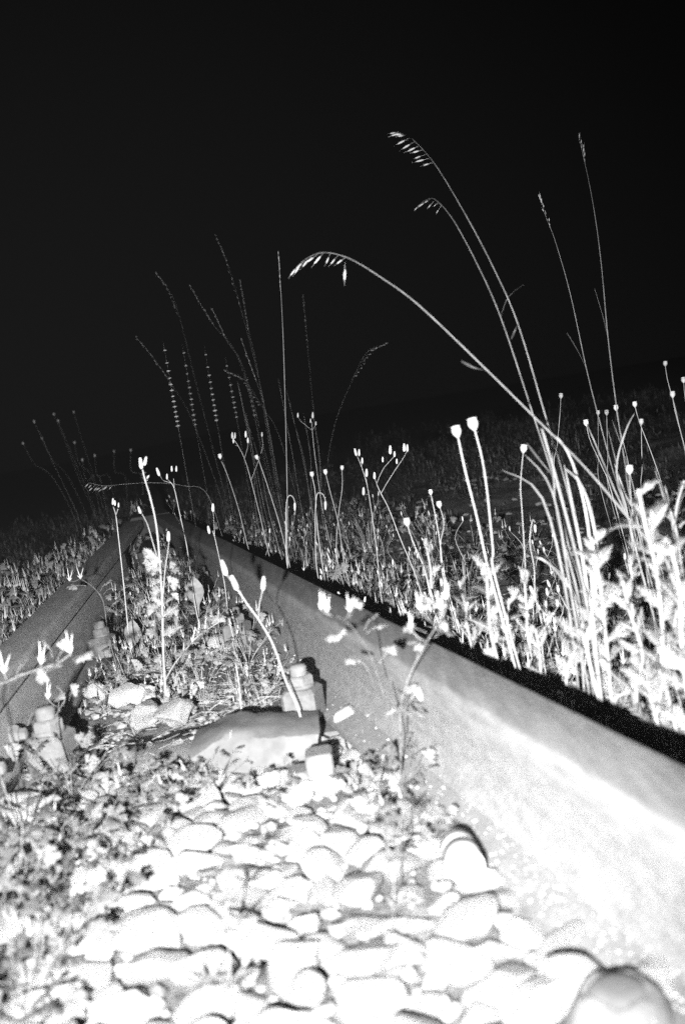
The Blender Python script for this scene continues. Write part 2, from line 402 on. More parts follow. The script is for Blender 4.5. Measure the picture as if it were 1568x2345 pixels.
# hand placed stones (pixel where it stands, radius, pale)
for (px, py, s, pale) in ((505, 1482, .042, 1), (216, 1592, .042, 1), (292, 1615, .050, 1), (325, 1600, .044, 1), (400, 1648, .052, 0), (795, 1655, .036, 1), (330, 1650, .05, 0),
                          (440, 1505, .03, 0), (640, 1490, .022, 0), (320, 1262, .07, 0), (350, 1285, .06, 0), (400, 1215, .07, 0), (60, 1890, .05, 1), (1318, 2275, .034, 1), (1505, 2300, .038, 1), (1250, 2320, .04, 0), (750, 1810, .03, 1), (655, 1800, .022, 1), (690, 1830, .03, 1)):
    p = gnd(px, py, 0); o = put_stone(p.x, p.y, s * .28, s, (PALE if pale else ROCK)[rs.randrange(5)], .3); o.scale = (s * .85, s * .8, s * (1.5 if pale else 1.0))
    placed.append((p.x, p.y, s * .9))
cnt = 0
def try_fill(n, y0, y1, smin, smax, zoff, gap, xl, xr):
    global cnt
    for _ in range(n):
        if cnt >= 275: return
        y = rs.uniform(y0, y1); x = rs.uniform(xl(y), xr(y)); s = rs.uniform(smin, smax)
        q = proj((x, y, 0))
        if not q or q[0] < -90 or q[0] > 1660 or q[1] > 2440: continue
        if any((x - a) ** 2 + (y - b_) ** 2 < ((s + c) * gap) ** 2 for a, b_, c in placed): continue
        placed.append((x, y, s)); put_stone(x, y, zoff + rs.uniform(-.006, .008) - .012 * max(0, (y - 1.2)), s, STONES[rs.randrange(22)]); cnt += 1
inl = lambda y: left_x(y) + .09
inr = lambda y: rail_x(y) - .07
try_fill(1500, .58, 1.36, .034, .050, -.006, .62, inl, inr)
try_fill(5000, .58, 1.50, .018, .032, -.006, .62, inl, inr)
try_fill(900, 1.1, 2.2, .018, .03, -.020, .95, lambda y: rail_x(y) + .12, lambda y: rail_x(y) + .75)
try_fill(400, 1.45, 2.9, .016, .03, -.018, 1.1, inl, inr)
# the rest of the ballast and grit: too many to count
gr = MB(); rg = random.Random(3)
ico = [Vector(v) for v in ((0, 0, 1), (.9, 0, .4), (.28, .85, .4), (-.72, .53, .4), (-.72, -.53, .4), (.28, -.85, .4), (.72, .53, -.4), (-.28, .85, -.4), (-.9, 0, -.4), (-.28, -.85, -.4), (.72, -.53, -.4), (0, 0, -1))]
icf = [(0, 1, 2), (0, 2, 3), (0, 3, 4), (0, 4, 5), (0, 5, 1), (1, 6, 2), (2, 7, 3), (3, 8, 4), (4, 9, 5), (5, 10, 1), (6, 7, 2), (7, 8, 3), (8, 9, 4), (9, 10, 5), (10, 6, 1), (11, 7, 6), (11, 8, 7), (11, 9, 8), (11, 10, 9), (11, 6, 10)]
def grit(mb, x, y, z, s):
    e = [v + Vector((rg.uniform(-.3, .3), rg.uniform(-.3, .3), rg.uniform(-.3, .3))) for v in ico]; q = Matrix.Rotation(rg.uniform(0, 6.3), 3, 'Z')
    mb.add([Vector((x, y, z)) + q @ Vector((v.x * s, v.y * s * .8, v.z * s * .6)) for v in e], icf)
for _ in range(2600):
    y = rg.uniform(1.3, 3.6)
    u = rg.random()
    x = rg.uniform(inl(y), inr(y)) if u < .85 else rg.uniform(rail_x(y) + .1, rail_x(y) + 1.3)
    grit(gr, x, y, ground_h(x, y) + .004, rg.choice((.002, .003, .004, .006, .009)) )
for _ in range(900):
    y = rg.uniform(.55, 1.5); x = rg.uniform(inl(y), inr(y)); grit(gr, x, y, ground_h(x, y) + .004, rg.choice((.004, .005, .007, .010, .013)))
for _ in range(260):
    y = rg.uniform(1.2, 5.2); x = rail_x(y) + rg.uniform(.2, 2.2); grit(gr, x, y, ground_h(x, y) + .002, rg.uniform(.006, .02))
o = gr.build('loose_grit', MAT['grit'], ground, False); o['kind'] = 'stuff'
g2 = MB()
for _ in range(260):
    y = .62 + abs(rg.gauss(0, .32)) if rg.random() < .8 else rg.uniform(.6, 2.2)
    u = rg.uniform(-.068, -.02); z = .009 + (u + .071) / .041 * .0125 if u < -.03 else .023
    grit(g2, rail_x(y) + u, y, z + .001, rg.choice((.001, .0012, .0014, .0018, .0024)))
o = g2.build('rail_grit', MAT['palestone'], rr, False, (rail_x(1.8), 1.8, 0)); o['kind'] = 'stuff'

# ------------------------------------------------------------------ plant pieces (shared meshes, grown along +Y)
def cut_leaf(seed, L=.03, mat='leaf'):                       # palmate, deeply cut
    r = random.Random(seed); m = MB()
    for k in range(5):
        a = math.radians(-76 + 38 * k + r.uniform(-6, 6)); ll = L * (1 - .12 * abs(k - 2)) * r.uniform(.85, 1.1)
        d = Vector((math.sin(a), math.cos(a), .0)); s = Vector((d.y, -d.x, 0)); dr = -.25 * ll
        w_ = ll * .09
        pts = [Vector((0, 0, 0)), d * ll * .45, d * ll * .75 + Vector((0, 0, dr * .3)), d * ll + Vector((0, 0, dr))]
        m.add([pts[0] - s * w_ * .6, pts[0] + s * w_ * .6, pts[1] + s * w_ * 1.5, pts[2] + s * w_, pts[3], pts[2] - s * w_, pts[1] - s * w_ * 1.5], [(0, 1, 2, 6), (6, 2, 3, 5), (5, 3, 4)])
        for t, sg in ((.5, 1), (.5, -1), (.68, 1), (.68, -1)):
            b_ = d * ll * t; e = (d * .8 + s * sg * .8).normalized() * ll * .36 * r.uniform(.8, 1.1)
            c_ = b_ + e + Vector((0, 0, dr * .6)); q = Vector((e.y, -e.x, 0)).normalized() * w_ * .8
            m.add([b_ - q, b_ + q, b_ + e * .6 + q * 1.1, c_, b_ + e * .6 - q * 1.1], [(0, 1, 2, 4), (4, 2, 3)])
    m.tube([(0, -L * 1.1, -L * .35), (0, -L * .5, -L * .08), (0, 0, 0)], L * .022, 4, False)
    return m.mesh('leaf', MAT[mat])
def pinnate_leaf(seed, L=.1, n=7, w=.3):          # feather-cut leaf curving outward
    r = random.Random(seed); m = MB(); cv = r.uniform(.15, .45)
    def rib(t): return Vector((0, L * t * (1 - .15 * t), -cv * L * t * t))
    m.blade([rib(t / 6) for t in range(7)], [L * .035 * (1 - .8 * t / 6) for t in range(7)], (1, 0, 0))
    for i in range(n):
        t = .14 + .80 * i / n
        ll = L * w * math.sin(math.pi * min(1, .18 + t * .8)) * r.uniform(.75, 1.15)
        for sg in (-1, 1):
            b_ = rib(t); e = Vector((sg * .85, .55 + .3 * t, r.uniform(-.1, .25))).normalized() * ll; q = Vector((0, 1, 0)) * ll * .12
            m.add([b_ - q, b_ + e * .55 - q * .9, b_ + e + Vector((0, ll * .12, -ll * .12)), b_ + e * .55 + q * 1.2, b_ + q], [(0, 1, 3, 4), (1, 2, 3)])
            c_ = b_ + e * .5; e2 = (e.normalized() * .5 + Vector((0, .8, 0))).normalized() * ll * .32; q2 = Vector((sg, 0, 0)) * ll * .08
            m.add([c_ - q2, c_ + q2, c_ + e2], [(0, 1, 2)])
    return m.mesh('leaf', MAT['leaf'])
def spoon_leaf(L=.05, w=.011):
    m = MB(); m.blade([(0, L * t, -.2 * L * t * t) for t in (0, .15, .3, .45, .6, .75, .9, 1)], [w * q for q in (.12, .14, .3, .75, 1, .9, .5, .03)], (1, 0, 0)); return m.mesh('leaf', MAT['leaf'])
def claw(L=.026):                                  # cranesbill fruit: swollen base, long beak
    m = MB(); m.pod((0, 0, 0), (0, 1, 0), L * .30, L * .078, 6)
    m.tube([(0, L * .22, 0), (L * .015, L * .5, 0), (L * .03, L * .8, 0), (L * .03, L, 0)], [L * .045, L * .034, L * .022, L * .006], 5)
    for k in range(3):
        a = k * 2.09; m.tube([(0, 0, 0), (math.cos(a) * L * .12, L * .22, math.sin(a) * L * .12), (math.cos(a) * L * .17, L * .36, math.sin(a) * L * .17)], [L * .02, L * .02, L * .003], 4)
    return m.mesh('seed_pod', MAT['pod'])
def capsule(r=.0068):                              # poppy head with its flat lid
    m = MB(); m.lathe([(r * .2, -r * .2), (r * .45, r * .15), (r * .85, r * .7), (r, r * 1.25), (r * .9, r * 1.75), (r * .72, r * 1.95), (r * .95, r * 2.05), (r * .98, r * 2.2), (r * .5, r * 2.36), (r * .05, r * 2.4)], 12, Matrix.Rotation(math.radians(-90), 4, 'X'))
    return m.mesh('seed_head', MAT['pod'])
def bud(L=.014, r=.0026):
    m = MB(); m.pod((0, 0, 0), (0, 1, 0), L, r, 7, ((.2, 0), (.85, .12), (1, .35), (.9, .62), (.7, .85), (.55, 1.0), (.05, 1.02))); return m.mesh('bud', MAT['pod'])
def spikelet(L=.016, r=.0019):
    m = MB(); m.pod((0, 0, 0), (0, 1, 0), L, r, 5); m.tube([(0, L * .8, 0), (0, L * 1.5, L * .06)], [r * .14, r * .05], 3); return m.mesh('spikelet', MAT['straw'])
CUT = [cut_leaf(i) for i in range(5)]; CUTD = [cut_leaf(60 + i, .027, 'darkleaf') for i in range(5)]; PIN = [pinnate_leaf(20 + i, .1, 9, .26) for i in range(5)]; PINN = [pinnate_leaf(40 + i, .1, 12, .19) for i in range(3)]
SPOON = spoon_leaf(); CLAW = [claw(.030), claw(.035)]; CAPS = capsule(); BUD = bud(); BUDL = bud(.018, .0028); SPK = spikelet(); SPKS = spikelet(.008, .0011)

# ------------------------------------------------------------------ low plants
def cranesbill(seed, nst=6, hgt=.11, leaf_s=1.0, nleaf=2, CUT=CUT, smat='stem', podn=(0, 1, 2, 2), name='cranesbill_plant'):
    r = random.Random(seed); root = empty(name, (0, 0, 0)); m = MB()
    for k in range(nst):
        a = k * 6.283 / nst + r.uniform(-.5, .5); rad = r.uniform(.03, .10); h = hgt * r.uniform(.55, 1.15)
        d = Vector((math.cos(a), math.sin(a), 0)); pts = catmull([(0, 0, 0), d * rad * .35 + Vector((0, 0, h * .4)), d * rad * .8 + Vector((0, 0, h * .78)), d * rad + Vector((0, 0, h))], 3)
        m.tube(pts, [.0011, .0006], 4)
        for _ in range(nleaf):
            t = r.randrange(2, len(pts)); p = pts[t]; aa = a + r.uniform(-1.8, 1.8)
            dd = Vector((math.cos(aa), math.sin(aa), r.uniform(-.1, .5)))
            s = r.uniform(.65, 1.05) * leaf_s
            inst('leaf', r.choice(CUT), root, basis(p + dd.normalized() * .03 * s, dd, r.uniform(-1.2, 1.2), s))
        tip = pts[-1]
        for q in range(r.choice(podn)):
            aa = r.uniform(0, 6.28); off = Vector((math.cos(aa) * .010, math.sin(aa) * .010, .010))
            m.tube([tip, tip + off * .6, tip + off], .0005, 3, False)
            inst('seed_pod', r.choice(CLAW), root, basis(tip + off, (r.uniform(-.22, .22), r.uniform(-.22, .22), 1), r.uniform(0, 6), r.uniform(.75, 1.05)))
    for k in range(4):
        a = r.uniform(0, 6.28); dd = Vector((math.cos(a), math.sin(a), r.uniform(.0, .6)))
        inst('leaf', r.choice(CUT), root, basis(dd * .045 + Vector((0, 0, .02)), dd, r.uniform(-.5, .5), r.uniform(.9, 1.3) * leaf_s))
    m.build('stem', MAT[smat], root)
    return root
def rosette(seed, n=9, L=1.0, up=(.4, 1.6), meshes=None, name='feathery_weed'):
    r = random.Random(seed); root = empty(name, (0, 0, 0)); m = MB(); m.tube([(0, 0, -.01), (0, 0, .012)], [.004, .002], 6); m.build('stem', MAT['stem'], root)
    for k in range(n):
        a = k * 6.283 * .382 + r.uniform(-.3, .3); dd = Vector((math.cos(a), math.sin(a), r.uniform(*up)))
        inst('leaf', r.choice(meshes or PIN), root, basis((0, 0, .004), dd, r.uniform(-.4, .4), L * r.uniform(.6, 1.15)))
    return root
def tuft(seed, n=14, h=.12, lean=(0, 0), wdt=.0016, mat='grass', name='grass_tuft'):
    r = random.Random(seed); root = empty(name, (0, 0, 0))
    for k in range(n):
        a = r.uniform(0, 6.28); rad = r.uniform(.1, .75) * h; hh = h * r.uniform(.5, 1.1); d = Vector((math.cos(a), math.sin(a), 0)); l = Vector((lean[0], lean[1], 0)) * h
        b0 = d * r.uniform(0, .012)
        m = MB(); m.blade(catmull([b0, b0 + d * rad * .25 + l * .2 + Vector((0, 0, hh * .5)), b0 + d * rad * .65 + l * .6 + Vector((0, 0, hh * .85)), b0 + d * rad + l + Vector((0, 0, hh * r.uniform(.7, 1)))], 3), wdt * r.uniform(.6, 1.2), (-d.y, d.x, .2))
        m.build('blade', MAT[mat], root)
    return root
def place(src, p, rz, s, label, cat, group):
    c = copy_tree(src) if src.get('used') else src
    src['used'] = 1
    if 'used' in c and c is not src: del c['used']
    c.location = p; c.rotation_euler = (0, 0, rz); c.scale = (s, s, s); tag(c, label, cat, group); return c

CB = [cranesbill(200 + i, 5 + i % 3, .10 + .012 * (i % 4)) for i in range(7)]
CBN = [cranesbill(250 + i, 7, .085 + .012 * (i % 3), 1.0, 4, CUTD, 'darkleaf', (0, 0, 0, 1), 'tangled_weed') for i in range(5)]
RO = [rosette(300 + i, 8 + i % 3, .9) for i in range(5)]
TU = [tuft(400 + i, 12, .11 + .02 * i) for i in range(4)]
rp = random.Random(77)
def inview(x, y, z=.05):
    q = proj((x, y, z)); return q and -40 < q[0] < 1610 and q[1] < 2400
spots = []
def scatter(n, y0, y1, xl, xr, mind, kinds, smin, smax, label, cat, group):
    k = 0
    for _ in range(n * 12):
        if k >= n: break
        y = rp.uniform(y0, y1); x = rp.uniform(xl(y), xr(y))
        if not inview(x, y) or any((x - a) ** 2 + (y - b_) ** 2 < mind * mind for a, b_ in spots): continue
        spots.append((x, y)); k += 1
        place(rp.choice(kinds), (x, y, ground_h(x, y) - .004), rp.uniform(0, 6.28), rp.uniform(smin, smax), label, cat, group)
outl = lambda y: left_x(y) - .13
outr = lambda y: rail_x(y) + .115
scatter(60, 1.7, 4.2, lambda y: left_x(y) - 1.3, outl, .085, CB, .8, 1.15, 'low cranesbill with upright beaked pods in the mat left of the left rail', 'weed', 'cranesbills left of the left rail')
scatter(40, 1.75, 4.6, lambda y: outr(y) + .0, lambda y: rail_x(y) + .9, .105, CB, .6, .95, 'low cranesbill in the dim weedy strip along the far side of the broad rail', 'weed', 'cranesbills along the broad rail')
scatter(12, 2.0, 4.2, lambda y: outr(y) + .02, lambda y: rail_x(y) + .7, .10, TU, .7, 1.1, 'short grass tuft among the weeds along the far side of the broad rail', 'grass', 'grass tufts along the broad rail')
scatter(12, 1.7, 3.4, outr, lambda y: rail_x(y) + .55, .10, RO, .6, .95, 'small feathery leaved weed along the far side of the broad rail', 'weed', 'feathery weeds along the broad rail')
scatter(20, 2.05, 3.6, inl, inr, .085, CB, .55, .85, 'low cranesbill between the rails where they draw together', 'weed', 'cranesbills between the converging rails')

def budded(seed):
    r = random.Random(seed); root = empty('budded_stem_weed', (0, 0, 0)); m = MB(); h = r.uniform(.11, .24); a = r.uniform(-.25, .05)
    P_ = catmull([(0, 0, 0), (a * h * .3, r.uniform(-.02, .02), h * .45), (a * h * .8, r.uniform(-.03, .03), h * .8), (a * h * 1.2, r.uniform(-.03, .03), h)], 4); m.tube(P_, [.0011, .0006], 4)
    inst('bud', BUD, root, basis(P_[-1], (a * .5, 0, 1), 0, r.uniform(.7, 1.1)))
    for k in range(r.choice((0, 1, 2, 3))):
        p = P_[r.randrange(8, 12)]; b_ = r.uniform(0, 6.28); q = p + Vector((math.cos(b_) * .018, math.sin(b_) * .018, r.uniform(.02, .045))); m.tube([p, p.lerp(q, .5) + Vector((math.cos(b_), math.sin(b_), 0)) * .004, q], .0005, 4); inst('bud', BUD, root, basis(q, q - p + Vector((0, 0, .03)), 0, r.uniform(.6, 1.0)))
    for k in range(r.choice((3, 4, 6))):
        p = P_[r.randrange(0, 8)]; b_ = r.uniform(0, 6.28); inst('leaf', r.choice(PINN), root, basis(p, (math.cos(b_), math.sin(b_), r.uniform(.6, 2)), 0, r.uniform(.2, .45)))
    m.build('stem', MAT['stem'], root); return root
BW = [budded(500 + i) for i in range(9)]
scatter(46, 1.45, 3.6, outr, lambda y: rail_x(y) + .62, .05, BW, .8, 1.1, 'slim weed with small buds in the thicket beyond the broad rail', 'weed', 'slim budded weeds along the broad rail')
scatter(26, 1.4, 3.0, outr, lambda y: rail_x(y) + .36, .05, CB, .7, 1.0, 'low cranesbill at the very edge of the rail shadow', 'weed', 'cranesbills at the shadow edge')
scatter(16, 1.35, 2.8, outr, lambda y: rail_x(y) + .36, .05, RO, .6, .9, 'feathery rosette at the very edge of the rail shadow', 'weed', 'rosettes at the shadow edge')
scatter(9, 2.0, 3.6, inl, inr, .06, BW, .6, .8, 'slim stem weed with small buds between the converging rails', 'weed', 'slim budded weeds between the rails')
scatter(16, 1.72, 2.7, inl, inr, .05, CB, .35, .55, 'tiny cranesbill seedling on the dirt between the rails', 'weed', 'seedlings between the rails')
scatter(8, 1.72, 2.6, inl, inr, .05, TU, .3, .5, 'tiny grass tuft on the dirt between the rails', 'grass', 'tiny tufts between the rails')
# far mat of weeds: one mass
fm_ = MB(); rf = random.Random(9)
def far_weed(x, y, s):
    z = ground_h(x, y)
    for k in range(rf.randrange(5, 9)):
        a = rf.uniform(0, 6.28); rad = rf.uniform(.01, .08) * s; h = rf.uniform(.02, .09) * s
        p = Vector((x + math.cos(a) * rad, y + math.sin(a) * rad, z + h)); b_ = Vector((x + math.cos(a) * rad * .3, y + math.sin(a) * rad * .3, z))
        d = (p - b_).normalized(); sd = Vector((rf.uniform(-1, 1), rf.uniform(-1, 1), 0)).normalized()
        fm_.add([b_ - sd * .0004, b_ + sd * .0004, p + sd * .0004, p - sd * .0004], [(0, 1, 2, 3)])
        if rf.random() < .35: fm_.add([p - sd * .003, p + sd * .003, p + Vector((0, 0, .028 * s))], [(0, 1, 2)])
        for q in range(5):
            c_ = p + Vector((rf.gauss(0, .02), rf.gauss(0, .02), -rf.uniform(0, .6) * h)); e = Vector((rf.uniform(-1, 1), rf.uniform(-1, 1), rf.uniform(-.3, .8))).normalized() * .020 * s; t_ = Vector((e.y, -e.x, .2 * e.length)) * .17
            fm_.add([c_, c_ + e * .5 + t_, c_ + e, c_ + e * .5 - t_], [(0, 1, 2, 3)])
for _ in range(700):
    y = rf.uniform(1.8, 7.5); x = left_x(y) - rf.uniform(.12, 2.6)
    if inview(x, y): far_weed(x, y, rf.uniform(.7, 1.3))
for _ in range(900):
    y = rf.uniform(1.6, 8.5); u = rf.random() ** 2.2; x = rail_x(y) + .14 + 3.6 * u
    if inview(x, y) and not (.75 < x - rail_x(y) < 1.5 and y < 4 and rf.random() < .7): far_weed(x, y, rf.uniform(.6, 1.25))
clumps = [(rf.uniform(-.4, .4) * yy, yy) for yy in [4.5 + 7 * rf.random() for _ in range(26)]]
for cx_, cy_ in clumps:
    for _ in range(11):
        x = cx_ + rf.gauss(0, .22); y = cy_ + rf.gauss(0, .25)
        if inview(x, y, .1) and not (left_x(y) - .1 < x < rail_x(y) + .1): far_weed(x, y, rf.uniform(.9, 1.9))
for _ in range(60):
    y = rf.uniform(2.4, 4.6); far_weed(rf.uniform(inl(y), inr(y)) if y < 4.2 else left_x(y), y, rf.uniform(.5, .8))
o = fm_.build('weed_mat', MAT['matleaf'], None, False); o['kind'] = 'stuff'; o['label'] = 'dim mat of small weeds and leaf litter beyond both rails'; o['category'] = 'weeds'

# dry straw and stem litter on the bed
lt = MB(); rl = random.Random(21)
def litter(x, y, L, z=None):
    a = rl.uniform(0, 6.28) if rl.random() < .5 else rl.uniform(-.5, .5); d = Vector((math.cos(a), math.sin(a) * 1.0, 0)); z0 = (ground_h(x, y) + .006) if z is None else z
    p = Vector((x, y, z0)); lt.tube(catmull([p, p + d * L * .5 + Vector((rl.uniform(-.01, .01), 0, rl.uniform(.0, .015))), p + d * L + Vector((0, 0, rl.uniform(-.01, .015)))], 2), rl.uniform(.0003, .0007), 3)
for _ in range(130):
    y = rl.gauss(1.85, .13); x = rl.uniform(inl(y) + .02, inr(y) - .01); litter(x, y, rl.uniform(.02, .09))
for _ in range(200):
    y = rl.uniform(1.45, 3.4); x = rl.uniform(inl(y), inr(y)); litter(x, y, rl.uniform(.02, .08))
for _ in range(300):
    y = rl.uniform(1.3, 3.4); x = rail_x(y) + rl.uniform(.12, 1.0); litter(x, y, rl.uniform(.02, .10))
o = lt.build('straw_litter', MAT['straw'], None, False); o['kind'] = 'stuff'; o['label'] = 'scattered dry straw and broken stems on the track bed'; o['category'] = 'straw'

# ------------------------------------------------------------------ plants traced one by one (pixel path from base to tip, distance in metres)
def path(pts, D0, D1, n=5, base_to_ground=True):
    k = len(pts); W = [at(x, y, D0 + (D1 - D0) * i / max(1, k - 1)) for i, (x, y) in enumerate(pts)]
    if base_to_ground:
        b_ = W[0]; g_ = ground_h(b_.x, b_.y)
        if b_.z - g_ > .01: W.insert(0, Vector((b_.x + .12 * (b_.z - g_), b_.y - .05 * (b_.z - g_), g_ - .005)))
    return catmull(W, n)
def hairs(mb, pts, r, n, L, rng):
    for _ in range(n):
        i = rng.randrange(len(pts) - 1); t = rng.random(); p = pts[i].lerp(pts[i + 1], t); d = (pts[i + 1] - pts[i]).normalized(); x, y = frame(d); a = rng.uniform(0, 6.28)
        e = (x * math.cos(a) + y * math.sin(a)); s = d * .00022
        mb.add([p + e * r - s, p + e * r + s, p + e * (r + L * rng.uniform(.5, 1.1)) + d * L * .2], [(0, 1, 2)])

rq = random.Random(5150)
def stalk(name, pts, D0, D1, label, cat='plant', r=(.0013, .0009), mat='stem', heads=(), leaves=(), branches=(), hairy=0, group=None, hs=1.0):
    """heads: (x, y, mesh, scale, (dx,dy) pixel direction); leaves: pixel paths with half width; branches: (pixel path, heads)"""
    W = path(pts, D0, D1); base = W[0]; root = empty(name, base, label, cat, group)
    m = MB(); m.tube(W, list(r), 6)
    if hairy: hairs(m, W, r[0] * .8, hairy, .0032, rq)
    Dm = lambda p: (Vector(p) - EYE).dot(FWD)
    def head(x, y, me, s, d, D):
        p = at(x, y, D); dr = RIGHT * d[0] - UP * d[1] + FWD * rq.uniform(-.25, .25)
        nm_ = {'pod': 'seed_pod', 'capsule': 'seed_head'}.get(me.name, me.name.split('.')[0])
        inst(nm_, me, root, basis(p - base, dr, rq.uniform(0, 6), s))
    for br in branches:
        bp, hd = br[0], br[1]
        n0 = min(W, key=lambda v: (proj(v)[0] - bp[0][0]) ** 2 + (proj(v)[1] - bp[0][1]) ** 2); D = Dm(n0)
        B = [n0] + [at(x, y, D + .012 * i * (1 if (bp[0][0] + bp[0][1]) % 2 else -1)) for i, (x, y) in enumerate(bp[1:], 1)]
        m.tube(catmull(B, 4), [r[1] * .95, r[1] * .65], 5)
        for h in hd: head(*h, Dm(B[-1]))
    for h in heads: head(*h, D1)
    for lf in leaves:
        lp, wd = lf
        n0 = min(W, key=lambda v: (proj(v)[0] - lp[0][0]) ** 2 + (proj(v)[1] - lp[0][1]) ** 2); D = Dm(n0)
        L = [n0] + [at(x, y, D + .02 * i * rq.choice((-1, 1))) for i, (x, y) in enumerate(lp[1:], 1)]
        q = MB(); q.blade(catmull(L, 4), wd, RIGHT * .5 + UP * .3 + FWD); q.build('blade', MAT['grass'], root, True, base)
    m.build('stem', MAT[mat], root, True, base)
    return root
def panicle(root, pts, D, n, side, me, s, droop=(0, 1), stem_r=.0003):
    """spikelets strung along the last stretch of a grass stalk"""
    base = root.location; W = [at(x, y, D) for x, y in pts]; m = MB()
    for i in range(n):
        t = i / max(1, n - 1) * (len(W) - 1); k = min(int(t), len(W) - 2); p = W[k].lerp(W[k + 1], t - k)
        dx = side * rq.uniform(.3, 1.4) + droop[0]; dy = droop[1] * rq.uniform(.6, 1.3); d = (RIGHT * dx - UP * dy + FWD * rq.uniform(-.5, .5)).normalized()
        q = p + d * .006 * s * rq.uniform(.5, 2.0)
        m.tube([p, q], stem_r, 3, False); inst('spikelet', me, root, basis(q - base, d, rq.uniform(0, 6), s * rq.uniform(.75, 1.15)))
    m.build('branchlets', MAT['grass'], root, True, base)

# tall grasses on the right
g = stalk('bent_grass', [(1540, 1330), (1500, 1262), (1440, 1188), (1335, 1066), (1230, 962), (1115, 848), (960, 700), (872, 635), (800, 592), (745, 578), (708, 588), (682, 608)], 1.15, 1.75, 'bright grass stalk arching far to the left with a drooping seed head', 'grass', (.0016, .0004), 'grass',
          leaves=[([(1115, 848), (1085, 842), (1056, 827)], .0018), ([(1440, 1188), (1380, 1230), (1330, 1300)], .0022)])
panicle(g, [(790, 590), (745, 578), (708, 588), (684, 606)], 1.75, 9, -.5, SPK, 1.0, (-.3, .9)); panicle(g, [(790, 600), (788, 606)], 1.75, 2, 0, SPK, 1.15, (0, 1.2))
g = stalk('tall_grass', [(1345, 1330), (1300, 1130), (1250, 960), (1185, 742), (1130, 615), (1070, 500), (1010, 398), (975, 350), (940, 315)], 1.42, 1.95, 'tallest grass stalk leaning left, spikelets at its tip high above', 'grass', (.0013, .00032), 'grass', leaves=[([(1183, 742), (1178, 757), (1170, 776)], .0016), ([(1300, 1130), (1240, 1060), (1205, 1015)], .003)])
panicle(g, [(990, 372), (965, 340), (930, 310), (912, 302)], 1.95, 11, -.2, SPK, .95, (-.6, .25))
g = stalk('tall_grass', [(1310, 1290), (1270, 1110), (1215, 935), (1145, 725), (1092, 605), (1038, 505), (1000, 460), (980, 455), (960, 468)], 1.46, 2.0, 'grass stalk just left of the tallest one with a hooked dim tip', 'grass', (.0014, .0003), 'grass', leaves=[([(1145, 725), (1163, 680), (1197, 652)], .0014)])
panicle(g, [(1010, 470), (985, 455), (962, 466)], 2.0, 7, -.2, SPKS, 1.0, (-.4, .6))
g = stalk('tall_grass', [(1440, 1200), (1400, 1070), (1368, 950), (1341, 842), (1304, 670), (1268, 545), (1250, 500), (1238, 460)], 1.75, 2.4, 'thin grass stalk with a small plume, second from the right', 'grass', (.0013, .0003), 'grass', leaves=[([(1341, 842), (1320, 800), (1297, 762)], .0016)])
panicle(g, [(1262, 530), (1250, 500), (1240, 470), (1236, 455)], 2.4, 13, 0, SPKS, 1.25, (-.1, -.5))
g = stalk('tall_grass', [(1450, 1180), (1428, 1050), (1410, 930), (1391, 775), (1376, 610), (1362, 500), (1346, 410), (1330, 340), (1325, 315)], 1.7, 2.5, 'thin grass stalk with a small plume, farthest to the right', 'grass', (.0014, .0003), 'grass', leaves=[([(1391, 775), (1378, 720), (1360, 660)], .0018)])
panicle(g, [(1340, 378), (1332, 350), (1325, 318)], 2.5, 13, 0, SPKS, 1.25, (0, -.6))
# upright blades at the foot of the tall grasses
def blade_clump(name, blades, D, label, wd=.0021):
    b0 = at(*blades[0][0], D); b0.z = ground_h(b0.x, b0.y); root = empty(name, b0, label, 'grass')
    for i, bl in enumerate(blades):
        Dd = D + rq.uniform(-.06, .06); W = [at(x, y, Dd + .03 * k * rq.uniform(-.5, 1)) for k, (x, y) in enumerate(bl)]
        gz = Vector((W[0].x + rq.uniform(-.01, .01), W[0].y, ground_h(W[0].x, W[0].y) - .003))
        if W[0].z > gz.z + .02: W.insert(0, gz)
        q = MB(); W = catmull(W, 4); n = len(W); q.blade(W, [wd * rq.uniform(.8, 1.1) * (.35 + .65 * math.sin(math.pi * min(.98, .15 + .85 * k / (n - 1)))) * (1 if k < n - 1 else .1) for k in range(n)], RIGHT + FWD * rq.uniform(-.8, .8)); q.build('blade', MAT['grass'], root, True, b0)
    return root
blade_clump('grass_clump', [[(1345, 1400), (1300, 1200), (1245, 1000), (1238, 985)], [(1330, 1400), (1275, 1180), (1262, 1010)], [(1352, 1410), (1330, 1260), (1290, 1060)], [(1360, 1400), (1345, 1200), (1310, 1060), (1268, 990)], [(1300, 1390), (1240, 1140), (1145, 1075)], [(1310, 1380), (1265, 1130), (1200, 1040)], [(1355, 1400), (1365, 1250), (1335, 1120), (1290, 1070)], [(1320, 1400), (1290, 1330), (1240, 1280), (1180, 1275)]], 1.36, 'bright clump of broad grass blades at the foot of the tall stalks')
blade_clump('grass_clump', [[(1450, 1240), (1405, 1120), (1355, 1000), (1340, 965)], [(1455, 1240), (1420, 1100), (1390, 980)], [(1470, 1230), (1440, 1080), (1400, 960)], [(1440, 1200), (1410, 1080), (1430, 990), (1452, 945)], [(1465, 1220), (1430, 1130), (1405, 1060)]], 1.75, 'slim grass blades rising left of the blurred bright flower head', .0018)
blade_clump('grass_clump', [[(1560, 1380), (1535, 1180), (1520, 1110)], [(1590, 1330), (1545, 1220), (1497, 1070)], [(1530, 1330), (1548, 1180), (1570, 1120)], [(1560, 1300), (1530, 1160), (1500, 1150)]], 1.4, 'grass blades crossing at the right edge of the picture', .0017)

